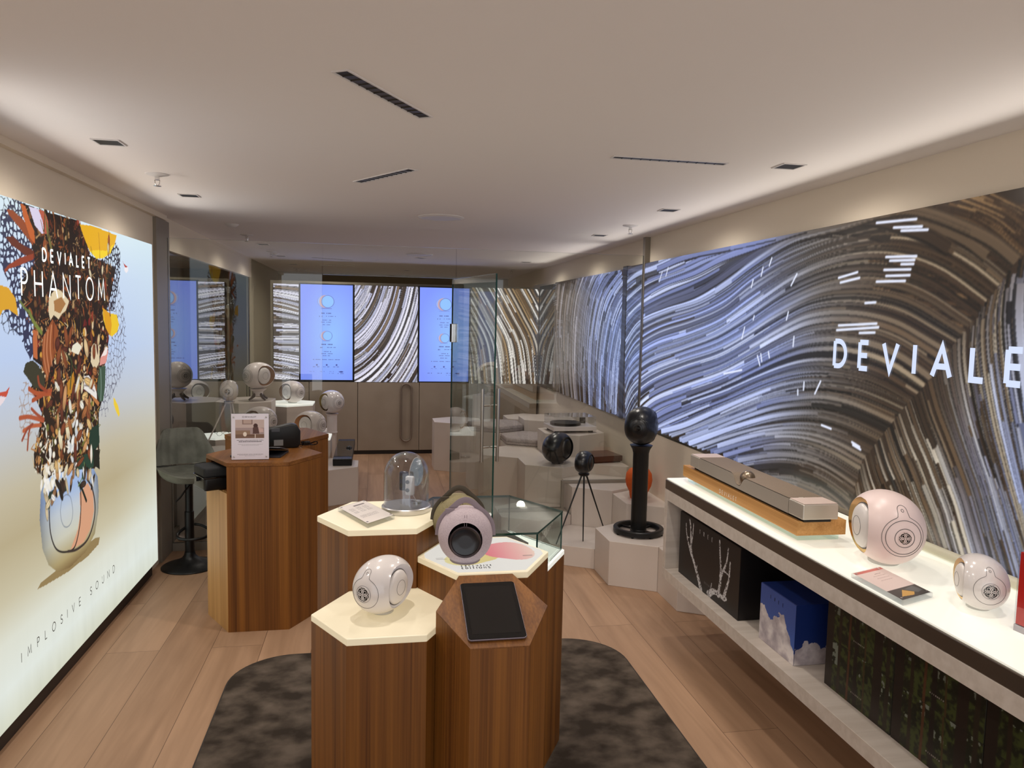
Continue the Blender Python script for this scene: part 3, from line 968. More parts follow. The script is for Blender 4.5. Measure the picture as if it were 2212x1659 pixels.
# ------------------------------------------------------------------ reception desk of two joined hexagons
DX, DY, DA = -.638, 4.632, .334
desk = thing('reception_desk', 'wooden hexagonal reception desk with an open cubby on its left side', 'desk', (DX, DY, 0))
H = hexx(0, 0, DA)       # 0 R,1 BR,2 BL,3 L,4 FL,5 FR
ZT = .976
th = .024
def wallpanel(p, q, z0, z1, mat, name, inset=th):
    a, b = Vector(p+(0,)), Vector(q+(0,))
    d = (b-a).normalized(); n = Vector((-d.y, d.x, 0))*inset
    k = inset*.577
    poly = [(a.x, a.y), (b.x, b.y), (b.x+n.x-d.x*k, b.y+n.y-d.y*k), (a.x+n.x+d.x*k, a.y+n.y+d.y*k)]
    return MB().prism(poly, z0, z1).obj(name, mat, desk)
wallpanel(H[4], H[5], 0, ZT-th, m_veneer, 'front_panel')
wallpanel(H[5], H[0], 0, ZT-th, m_veneer, 'side_panel')
wallpanel(H[0], H[1], 0, ZT-th, m_veneer, 'side_panel')
wallpanel(H[2], H[3], 0, ZT-th, m_veneer, 'side_panel')
wallpanel(H[3], H[4], 0, .800, m_veneer_lit, 'lower_panel')
ins = hexx(0, 0, DA-.03)
MB().prism(ins, .785, .803).obj('cubby_shelf', m_veneer, desk)
MB().prism(hexx(0, 0, DA), ZT-th+.0005, ZT).obj('desk_top', m_veneer_top, desk, bevel=.0015, seg=1)
# raised rear half
H2c = (0, DA*1.732+.002)
MB().prism(hexx(H2c[0], H2c[1], DA), 0, 1.004-.03).obj('rear_body', m_veneer, desk)
MB().prism(hexx(H2c[0], H2c[1], DA+.004), 0.9745, 1.004).obj('rear_top', m_veneer_top, desk, bevel=.0015, seg=1)

# ------------------------------------------------------------------ white hexagonal plinths
def plinth(label, poly, z, top=None, group='white hexagonal plinths'):
    cx = sum(p[0] for p in poly)/len(poly); cy = sum(p[1] for p in poly)/len(poly)
    t = thing('plinth', label, 'plinth', (cx, cy, 0), 0, group)
    P = [(p[0]-cx, p[1]-cy) for p in poly]
    if top:
        MB().prism(P, 0, z-.02).obj('lacquered_body', m_white, t, bevel=.0015, seg=1)
        MB().prism(P, z-.0198, z).obj('backlit_top', m_top2, t, bevel=.002, seg=1)
    else:
        MB().prism(P, 0, z).obj('lacquered_body', m_white, t, bevel=.002, seg=1)
    return t
PA_ = .333
def hy_(x, y, a=PA_): return clip(clip(hexy(x, y, a), 0, 2.20), 0, -1.60, False)
plinth('low white plinth in front of the glass carrying the tall black speaker stand', hy_(1.88, 4.98), .31)
plinth('white plinth half hidden under the end of the long counter', hy_(2.17, 4.478), .309)
plinth('lowest white plinth, where the black tripod speaker has its feet', hy_(1.59, 5.4825), .15)
plinth('white plinth against the wall carrying the orange speaker', hy_(2.17, 5.4825), .44)
plinth('white plinth the glass partition steps over, left of the orange speaker', hy_(1.88, 5.985), .46)
plinth('low white plinth crossed by the glass beside the open door', hy_(1.30, 5.985), .23)
plinth('white plinth behind the glass carrying the black ball speaker', hy_(1.59, 6.4875), .55)
plinth('white plinth behind the glass carrying the flat brown box', hy_(2.17, 6.4875), .55)
plinth('empty white plinth left of the black ball speaker, in front of the grey cushions', hy_(1.30, 6.99), .548)
plinth('white plinth carrying the record player', hy_(1.88, 6.99), .748)
plinth('white plinth under the nearer grey seat cushion', hy_(1.59, 7.4925), .555)
plinth('white plinth under the farther grey seat cushion', hy_(1.30, 7.995), .62)
plinth('taller white plinth behind the record player plinth', hy_(1.88, 7.995), .74)
plinth('last white plinth on the right before the back wall displays', hy_(1.88, 9.0), .62)
plinth('white plinth standing alone before the cabinet doors, seen past the door hinge', hy_(1.0, 9.02), .58)
# left group
plinth('low white plinth carrying the long black soundbar', hy_(-.436, 7.527), .348)
plinth('white plinth with lit top behind the desk, under a white speaker on its side', hy_(-.726, 8.03), .55, True)
plinth('white plinth under the speaker on the white column', hy_(-.726, 9.037), .455)
plinth('white plinth with brightly lit top nearest the display wall', hy_(-1.016, 9.54), .735, True)
plinth('tall white plinth under the speaker with splayed dark legs', hy_(-1.306, 8.03), .93)
plinth('white plinth behind the desk sign carrying a half hidden white speaker', hy_(-1.016, 7.527), .655)
plinth('white plinth behind the bar stool carrying the white tripod speaker', hy_(-1.302, 6.50), .66)
plinth('small white plinth with lit top between desk sign and white tripod', hexy(-1.36, 7.045, .19), .72, True)

# grey hexagonal cushions
m_cush = noise_mat('grey_felt', (150, 140, 138), (172, 162, 158), (60, 60, 60), 4, .95, bump=.3, spec=.1)
for x, y, z, w in ((1.59, 7.4925, .555, 'nearer the black ball speaker'), (1.30, 7.995, .62, 'farther back by the door edge')):
    c = thing('seat_cushion', 'grey hexagonal seat cushion, ' + w, 'cushion', (x, y, z), 0, 'grey hexagonal cushions')
    MB().prism(hexy(0, 0, .325), .001, .072).obj('pad', m_cush, c, bevel=.018, seg=4, smooth=True)
    MB().tube([(p[0], p[1], .036) for p in hexy(0, 0, .3275)], .003, 5, closed=True).obj('piping', M('cushion_piping', (120, 112, 110), .9), c)

# ------------------------------------------------------------------ long floating counter on the right wall
CX0, CX1, CY0, CY1 = 1.656, 2.228, 1.30, 4.025
ct = thing('display_counter', 'long white wall counter with glowing glass top and open shelf', 'counter', (1.93, 2.6, 0))
def cbox(name, x0, x1, y0, y1, z0, z1, mat, **kw):
    return MB().box(x0-1.93, x1-1.93, y0-2.6, y1-2.6, z0, z1).obj(name, mat, ct, **kw)
m_frame = noise_mat('pale_oak_laminate', (200, 188, 176), (212, 201, 190), (2, 30, 30), 3, .5)
cbox('bottom_board', CX0, CX1, CY0, CY1, .333, .393, m_frame, bevel=.001, seg=1)
cbox('end_board', CX0, CX1, CY1-.038, CY1, .3935, .7925, m_frame, bevel=.001, seg=1)
cbox('top_board', CX0, CX1, CY0, CY1, .793, .854, m_frame, bevel=.001, seg=1)
cbox('back_board', CX1-.02, CX1, CY0, CY1-.0385, .3935, .7925, m_frame)
cbox('end_board', CX0, CX1, CY0, CY0+.038, .3935, .7925, m_frame)
m_bronze = M('bronze_fascia', (88, 76, 66), .18, .35, spec=.6)
cbox('glass_top_fascia', CX0, CX1, CY0, CY1, .8545, .908, m_bronze, bevel=.003)
cbox('backlit_glass', CX0+.006, CX1-.03, CY0+.006, CY1-.006, .9082, .9165, m_counter, bevel=.002)
# pale cushion rail along the wall above the counter
tag(MB().tube([(2.172, 1.4, .937), (2.172, 3.02, .937)], .019, 16).obj('padded_rail', M('pale_rail', (206, 202, 180), .5), smooth=True), 'pale round rail along the wall at the back of the counter', 'rail')
# wall panel below the screens
structure('wall_panel', MB().box(2.196, 2.229, CY1+.003, PY-.03, .0, .93), m_wall)

# ------------------------------------------------------------------ cabinet wall at the back
CBY = 9.95
cab = thing('cabinet_wall', 'taupe cabinet doors under the back wall displays, one with a long loop handle', 'cabinet', (.45, CBY+.2, 0))
def kb(name, x0, x1, y0, y1, z0, z1, mat, **kw):
    return MB().box(x0-.45, x1-.45, y0-CBY-.2, y1-CBY-.2, z0, z1).obj(name, mat, cab, **kw)
kb('carcass', -1.51, 2.19, CBY+.024, CBY+.4, .05, .93, m_cab)
kb('plinth_strip', -1.51, 2.19, CBY+.04, CBY+.4, .001, .05, m_dark)
kb('upper_backing', -1.30, 2.19, CBY+.06, CBY+.14, .931, 2.25, m_olive)
seams = [-1.51, -.82, -.205, .595, 1.37, 2.19]
for i in range(5):
    d = kb('door', seams[i]+.004, seams[i+1]-.004, CBY, CBY+.022, .055, .955, m_cab, bevel=.002)
    if i == 2:
        for rr, mat, nm in ((.068, m_steel, 'loop_handle'),):
            xc, za, zb = .425, .245, .87
            path = [(xc+rr*math.cos(a)-.45, -.2-.02, za+rr*math.sin(a)) for a in [PI+PI*k/16 for k in range(17)]] + [(xc+rr*math.cos(a)-.45, -.2-.02, zb+rr*math.sin(a)) for a in [PI*k/16 for k in range(17)]]
            MB().tube(path, .012, 8, closed=True).obj(nm, M('taupe_handle', (136, 122, 110), .35, .4), d, smooth=True)
# ------------------------------------------------------------------ speakers
SPG = 'egg shaped speakers'
d = lambda deg: (math.sin(math.radians(deg)), math.cos(math.radians(deg)))
phantom('small glossy white speaker on the glowing front left column', (.030, 2.262, .9042), (-.57, -.82), 'small', 'gloss', SPG)
phantom('large blush white speaker with gold side standing on the glowing counter', (1.905, 2.475, .9167), (-.25, -.97), 'large', 'pink', SPG)
phantom('small white speaker with gold ring at the right end of the counter', (1.905, 2.02, .9167), (-.43, -.90), 'small', 'gold', SPG)
phantom('large black ball speaker resting on the white plinth behind the glass', (1.605, 6.38, .5505), (.64, .77), 'large', 'black', SPG)
phantom('large white speaker on the brightly lit plinth below the left blue display', (-.98, 9.50, .7355), (.72, -.70), 'large', 'white', SPG)
phantom('large white speaker lying on the lit plinth behind the desk terminal', (-.635, 7.95, .5505), (.80, -.60), 'large', 'white', SPG)
phantom('large white speaker half hidden behind the desk sign', (-1.06, 7.45, .6555), (.80, -.60), 'large', 'white', SPG)

# large black speaker on the tall stand (tree)
sx, sy = 1.862, 4.99
st = thing('speaker_stand', 'tall black column stand with ring base on the low white plinth', 'speaker stand', (sx, sy, .3105), 0, 'speaker stands')
ring = MB()
prof = [(.145, .012), (.145, .040), (.150, .046), (.172, .046), (.178, .040), (.178, .012), (.172, .008), (.150, .008)]
k = len(prof)
n = 64
vs = [(r*math.cos(2*PI*i/n), r*math.sin(2*PI*i/n), z) for i in range(n) for r, z in prof]
ring.add(vs, [(i*k+q, ((i+1) % n)*k+q, ((i+1) % n)*k+(q+1) % k, i*k+(q+1) % k) for i in range(n) for q in range(k)])
ring.obj('ring_base', m_black, st, smooth=True)
for i in range(8):
    a = 2*PI*i/8+.2
    MB().box(-.006, .006, .150, .174, 0, .0085).obj('foot', m_black, st).rotation_euler = (0, 0, a)
for i in range(4):
    a = 2*PI*i/4+.6
    MB().box(-.006, .006, .05, .15, .014, .028).obj('spoke', m_black, st).rotation_euler = (0, 0, a)
MB().lathe([(0, .008), (.052, .008), (.058, .012), (.058, .028), (.0555, .03), (.0555, .575), (.062, .60), (.080, .632), (.0, .632)], 40, cap=False).obj('column', m_black, st, smooth=True)
phantom('large matt black speaker on the tall black column stand', (sx, sy, .9435), (-.52, -.85), 'large', 'black', SPG, foot=False, zoff=.1285)

def tripod(label, x, y, ztop, zbot, feet, mat, r=.007):
    t = thing('tripod_stand', label, 'tripod', (x, y, zbot), 0, 'speaker tripods')
    MB().lathe([(0, 0), (.030, 0), (.040, .008), (.042, .018), (0, .018)], 24, (0, 0, ztop-zbot-.02), cap=False).obj('head', mat, t, smooth=True)
    for fx_, fy_, fz_ in feet:
        dx, dy = fx_-x, fy_-y; L_ = math.hypot(dx, dy)
        MB().tube([(dx/L_*.022, dy/L_*.022, ztop-zbot-.01), (dx, dy, fz_-zbot+.004)], [r, r*.6], 10).obj('leg', mat, t, smooth=True)
    return t
tripod('thin legged black tripod standing on the lowest white plinth', 1.575, 5.43, .655, .151, [(1.335, 5.28, .151), (1.555, 5.33, .151), (1.79, 5.52, .151)], m_black)
phantom('small black speaker on the black tripod in front of the glass', (1.575, 5.43, .655), (.5, .87), 'small', 'black', SPG, foot=False, zoff=.1285)
tripod('thin legged white tripod behind the bar stool', -1.14, 6.30, 1.108, .661, [(-1.36, 6.32, .661), (-1.13, 6.48, .661), (-1.06, 6.36, .661)], w_matt)
phantom('small white speaker on the white tripod behind the stool', (-1.14, 6.30, 1.108), (.05, -1.0), 'small', 'white', SPG, foot=False, zoff=.1285)

# large white speaker on splayed legs
lx, ly, lz = -1.165, 8.0, .9305
ls = thing('speaker_stand', 'short white collar stand with splayed dark legs on the tall white plinth', 'speaker stand', (lx, ly, lz), 0, 'speaker stands')
MB().lathe([(0, .045), (.045, .045), (.050, .09), (.085, .118), (0, .118)], 32, cap=False).obj('collar', w_matt, ls, smooth=True)
for i in range(4):
    a = PI/4+i*PI/2
    MB().tube([(.03*math.cos(a), .03*math.sin(a), .075), (.075*math.cos(a), .075*math.sin(a), .03), (.11*math.cos(a), .11*math.sin(a), .012)], [.016, .013, .01], 8).obj('leg', M('dark_wood_leg', (54, 38, 32), .5), ls, smooth=True)
phantom('large white speaker on splayed dark legs at the far left', (lx, ly, lz+.119), (-.62, -.78), 'large', 'white', SPG, foot=False, zoff=.1285)

# large white speaker on the white column
wx, wy = -.475, 8.90
ws = thing('speaker_stand', 'white cylindrical column stand beside the cabinet doors', 'speaker stand', (wx, wy, .4555), 0, 'speaker stands')
MB().lathe([(0, .0), (.062, .0), (.062, .01), (.058, .012), (.058, .205), (.075, .222), (0, .222)], 36, cap=False).obj('column', w_matt, ws, smooth=True)
phantom('large white speaker with gold side on the white column stand', (wx, wy, .4555+.223), (.55, -.83), 'large', 'gold', SPG, foot=False, zoff=.1285)

# orange speaker against the wall, behind the tall stand
og = thing('portable_speaker', 'orange speaker with a handle standing against the wall behind the tall stand', 'speaker', (2.035, 5.48, .4405), 0)
m_or = noise_mat('orange_fabric', (196, 84, 26), (212, 98, 34), (200, 200, 200), 2, .8)
mb = MB(); mb.lathe([(0, 0), (.062, 0), (.068, .02), (.072, .05), (.096, .10), (.104, .145), (.098, .195), (.076, .228), (.04, .240), (0, .242)], 40, cap=False)
mb.obj('fabric_shell', m_or, og, smooth=True)
MB().tube(smooth_path([(-.035, 0, .235), (-.03, 0, .275), (0, 0, .292), (.03, 0, .275), (.035, 0, .235)]), .006, 8).obj('handle', m_black, og, smooth=True)

# ------------------------------------------------------------------ portable speakers with strap handles
def mania(label, loc, rz, fab, ringc):
    t = thing('portable_speaker', label, 'speaker', loc, rz, 'portable speakers with strap handles')
    mb = MB()
    R_, ZB = .0885, .1005
    def f(u, v):
        a = 2*PI*u; w = -1+2*v
        yy = .072*w
        r = R_*(1-abs(w)**2.6*.62)**.5
        x, z = r*math.cos(a), r*1.04*math.sin(a)
        return (x, yy, max(z, -.0875)+ZB-.012)
    mb.grid(f, 64, 33, closed_u=True)
    mb.obj('fabric_shell', fab, t, smooth=True)
    zc = ZB-.012
    for s in (-1, 1):
        dr = MB()
        prof = [(0, .0705), (.02, .0712), (.041, .0708), (.0435, .0725)]
        vs = [(q*math.cos(2*PI*i/48), s*y, q*math.sin(2*PI*i/48)-.006+zc) for i in range(48) for q, y in prof]
        kk = len(prof)
        dr.add(vs, [(i*kk+q, ((i+1) % 48)*kk+q, ((i+1) % 48)*kk+q+1, i*kk+q+1) for i in range(48) for q in range(kk-1)])
        dd = dr.obj('driver', M('driver_black', (20, 20, 26), .22, spec=.5), t, smooth=True)
        MB().tube([(.0475*math.cos(2*PI*i/56), s*.0705, .0475*math.sin(2*PI*i/56)-.006+zc) for i in range(56)], .0045, 8, closed=True).obj('driver_ring', M('ring_dark', (70, 62, 66), .25, .8), dd, smooth=True)
        # seams from the ring to the top and the foot
        mb = MB()
        for x0 in (-.0035, .0035):
            mb.tube([(x0, s*(.0725-.0035*q), zc+.042+.010*q*.9) for q in range(0, 5)], .0008, 5)
        mb.obj('seam', ringc, t)
    # strap handle
    pts = smooth_path([(-.0895, 0, .085), (-.0845, 0, .125), (-.068, 0, .152), (-.044, 0, .174), (-.021, 0, .195), (0, 0, .202), (.021, 0, .195), (.044, 0, .174), (.068, 0, .152), (.0845, 0, .125), (.0895, 0, .085)], 6)
    MB().tube(pts, .0022, 10, rz=.010).obj('strap_handle', ringc, t, smooth=True)
    MB().box(-.066, -.036, -.016, -.0105, .160, .176).obj('strap_tab', ringc, t, bevel=.001)
    MB().lathe([(0, 0), (.046, 0), (.05, .004), (.05, .012), (0, .012)], 36, cap=False).obj('foot', ringc, t, smooth=True)
    return t
lav = noise_mat('lavender_knit', (176, 160, 168), (192, 178, 184), (260, 260, 260), 2, .75)
olv = noise_mat('olive_knit', (126, 116, 84), (142, 132, 98), (260, 260, 260), 2, .75)
mania('lavender grey portable speaker facing the viewer on the printed column', (.297, 2.385, 1.0135), math.radians(-7), lav, M('mauve_strap', (138, 124, 132), .55))
mania('olive green portable speaker directly behind the lavender one', (.293, 2.560, 1.0135), math.radians(4), olv, M('olive_strap', (70, 62, 48), .55))

# ------------------------------------------------------------------ glass dome with earbuds
gx, gy, gz = .118, 2.688, 1.1085
dm = thing('glass_dome', 'clear glass dome on a silver disc on the tallest column', 'glass dome', (gx, gy, gz))
MB().lathe([(0, 0), (.086, 0), (.088, .003), (.088, .018), (.085, .021), (0, .021)], 56, cap=False).obj('silver_base', M('satin_aluminium', (206, 204, 204), .3, .9), dm, smooth=True)
pr = [(.081, .0215), (.081, .13)]+[(.081*math.cos(a), .13+.083*math.sin(a)) for a in [PI/2*i/12 for i in range(1, 13)]]
pr[-1] = (.0004, .213)
inn = [(max(.0003, r-.003), z-(.003 if z > .14 else 0)) for r, z in pr][::-1]
MB().lathe(pr+inn, 56, cap=False).obj('glass_bell', m_acryl, dm, smooth=True, fix=True)
# mirror crescent and case inside
mz = gz+.0215
mr = thing('mirror_disc', 'round mirror on a thin white wire inside the dome', 'mirror', (gx+.038, gy+.028, mz))
MB().lathe([(0, 0), (.02, 0), (.02, .004), (0, .004)], 20, cap=False).obj('base', m_chrome, mr, smooth=True)
mb = MB(); 
cv_ = [(.024*math.cos(a), 0, .112+.052*math.sin(a)) for a in [2*PI*i/40 for i in range(40)]]
mb.add(cv_+[(p[0], .002, p[2]) for p in cv_], [tuple(range(40)), tuple(range(40, 80))[::-1]])
mb.obj('mirror_glass', M('mirror_grey', (120, 122, 122), .1, .9), mr)
MB().tube(smooth_path([(0, 0, .004), (-.022, 0, .05), (-.0262, 0, .112), (-.012, 0, .157), (.004, 0, .166)], 8), .0016, 6).obj('wire', w_matt, mr, smooth=True)
def buds(label, x, y, z, body, dark):
    t = thing('earbud_case', label, 'earbud case', (x, y, z), math.radians(-18), 'earbud cases in the dome')
    MB().prism(round_rect(-.0165, .0165, -.010, .010, .009, 6), .016, .086).obj('case_shell', body, t, bevel=.006, seg=3, smooth=True)
    for zz in (.066, .036):
        o = MB().lathe([(0, 0), (.0065, 0), (.0072, .004), (0, .006)], 16, cap=False).obj('earbud', dark, t, smooth=True)
        o.rotation_euler = (PI/2, 0, 0); o.location = (-.006, -.009, zz)
    MB().tube([(0, 0, mz-z+.0005), (0, 0, .018)], .0012, 6).obj('pin', m_chrome, t)
buds('white earbud case on a pin inside the glass dome', gx+.012, gy-.012, mz+.020, w_body, M('earbud_grey', (70, 70, 78), .3))
buds('dark blue earbud case behind the white one inside the dome', gx-.008, gy+.022, mz+.030, M('navy_shell', (34, 36, 62), .25), m_black)
WAVE = [[(6454,2232),(6256,2254),(6021,2263),(5803,2268),(5560,2276)],[(6411,2063),(5967,2174),(5439,2218),(4994,2269),(4583,2291),(4277,2290),(4007,2293)],[(6391,1861),(5993,1987),(5464,2090),(4919,2146),(4522,2214),(4179,2249),(3922,2274),(3692,2296),(3535,2307)],[(6365,1610),(6020,1797),(5407,1902),(4839,1968),(4454,2060),(4169,2148),(3916,2216),(3688,2261),(3481,2273),(3265,2280),(3033,2299),(2874,2297),(2738,2271),(2570,2209),(2390,2126),(2268,2042)],[(6346,1426),(6093,1603),(5585,1741),(4951,1832),(4493,1918),(4158,2036),(3866,2118),(3608,2170),(3379,2205),(3159,2216),(2962,2212),(2773,2184),(2602,2133),(2444,2055),(2309,1966)],[(6327,1241),(6167,1387),(5729,1540),(5098,1654),(4586,1759),(4236,1868),(3934,1973),(3705,2047),(3465,2097),(3249,2119),(3042,2116),(2831,2084),(2631,2017),(2459,1923),(2384,1880)],[(6312,1091),(6154,1257),(5759,1416),(5122,1557),(4577,1660),(4202,1765),(3883,1877),(3605,1954),(3390,1995),(3210,2005),(3031,1999),(2844,1973),(2684,1922),(2537,1853),(2449,1810)],[(6273,961),(6047,1153),(5624,1320),(5045,1466),(4513,1577),(4126,1699),(3816,1804),(3580,1875),(3381,1901),(3200,1903),(3021,1888),(2844,1854),(2672,1792),(2526,1737)],[(6028,961),(5607,1155),(5062,1300),(4500,1443),(4113,1565),(3803,1668),(3566,1732),(3368,1757),(3186,1761),(2994,1745),(2819,1702),(2657,1633),(2591,1592)],[(5713,958),(5291,1105),(4830,1245),(4387,1368),(4015,1483),(3733,1558),(3518,1597),(3322,1610),(3115,1601),(2927,1572),(2779,1529),(2699,1505)],[(5429,969),(5006,1074),(4534,1229),(4139,1358),(3802,1458),(3545,1511),(3315,1531),(3108,1531),(2921,1506),(2740,1469)],[(5167,959),(4666,1123),(4226,1267),(3876,1376),(3609,1431),(3372,1465),(3158,1464),(2978,1441),(2815,1412)],[(4801,958),(4360,1100),(3988,1208),(3669,1281),(3423,1315),(3203,1313),(3017,1289),(2898,1266)],[(4454,968),(4067,1095),(3736,1177),(3480,1203),(3267,1192),(3087,1162),(3017,1149)],[(4149,977),(3805,1064),(3541,1103),(3337,1103),(3180,1079),(3063,1051)],[(3879,974),(3606,1019),(3395,1024),(3233,1003),(3111,968)]]
FAN = [[(2240,2053),(2236,1943),(2218,1813),(2196,1684)],[(2275,2036),(2289,1932),(2282,1813),(2247,1648),(2201,1488),(2156,1332)],[(2340,1954),(2356,1852),(2339,1710),(2294,1543),(2229,1364),(2159,1193)],[(2426,1853),(2424,1741),(2393,1602),(2334,1435),(2272,1301),(2212,1179)],[(2526,1744),(2506,1629),(2455,1489),(2388,1356),(2326,1248),(2273,1136)],[(2633,1604),(2582,1496),(2512,1386),(2445,1281),(2391,1191),(2347,1102)],[(2774,1473),(2708,1371),(2634,1274),(2574,1186),(2515,1102),(2480,1036)],[(2904,1332),(2846,1234),(2778,1149),(2725,1073),(2674,1006)],[(3022,1201),(2974,1115),(2914,1034),(2856,956)],[(3064,1069),(3029,988),(2981,913)]]
BACK = [[(3239,2317),(2633,2253),(2257,2228)],[(3221,2130),(2721,2091),(2341,2048)],[(3356,1966),(2820,1965),(2413,1908)],[(3340,1799),(2807,1822),(2528,1766)],[(3489,1652),(2977,1703),(2581,1698)],[(3475,1508),(3029,1564),(2667,1517)]]
CORNER = [[(2853,2314),(2485,2205),(2239,2040)],[(2589,2312),(2356,2209),(2247,2124)],[(2407,2304),(2256,2222),(2197,2182)]]
SIDE = [[(6536,966),(6513,1397),(6409,1656)],[(6744,950),(6718,1384),(6580,1715),(6419,1905)],[(7004,941),(7009,1365),(6866,1776),(6643,2004),(6439,2103)],[(7283,937),(7326,1345),(7247,1761),(7042,2047),(6732,2200),(6537,2264)],[(7631,939),(7717,1319),(7672,1756),(7528,2060),(7297,2240),(7144,2289)],[(8010,936),(8148,1291),(8147,1751),(8033,2073),(7818,2279)],[(8373,937),(8518,1267),(8569,1746),(8492,2045),(8353,2241)],[(8711,952),(8876,1387),(9040,1784),(8968,2241)]]
SLIT = [[(3030,2265),(2779,2250)],[(2915,2231),(2744,2216)],[(2866,2212),(2710,2199)],[(2953,2109),(2765,2098)],[(2926,2091),(2775,2083)],[(2853,2071),(2779,2067)],[(2960,2054),(2794,2046)],[(2945,2027),(2797,2022)],[(3006,2005),(2823,2000)],[(3286,2036),(3144,2055)],[(3269,2013),(3127,2028)],[(3264,1809),(2988,1820)],[(3277,1786),(2974,1804)],[(3104,1776),(2997,1780)],[(3076,1912),(3004,1914)],[(3702,2017),(3652,2075)],[(4134,2024),(4116,2067)],[(4025,2085),(4008,2132)],[(3939,2138),(3916,2179)],[(3731,1835),(3716,1876)],[(4093,1834),(4084,1856)],[(3991,1572),(4024,1626)],[(3889,1622),(3903,1653)],[(3971,1596),(3986,1638)],[(3652,1695),(3648,1745)],[(3532,1473),(3531,1513)],[(3429,1464),(3386,1530)],[(3583,1443),(3585,1468)],[(4438,1490),(4203,1530)],[(5604,2125),(5552,2196)],[(5471,2162),(5432,2225)],[(4221,1719),(4193,1788)],[(3357,1314),(3278,1307)],[(3111,1269),(3054,1256)],[(3103,1257),(3046,1245)]]
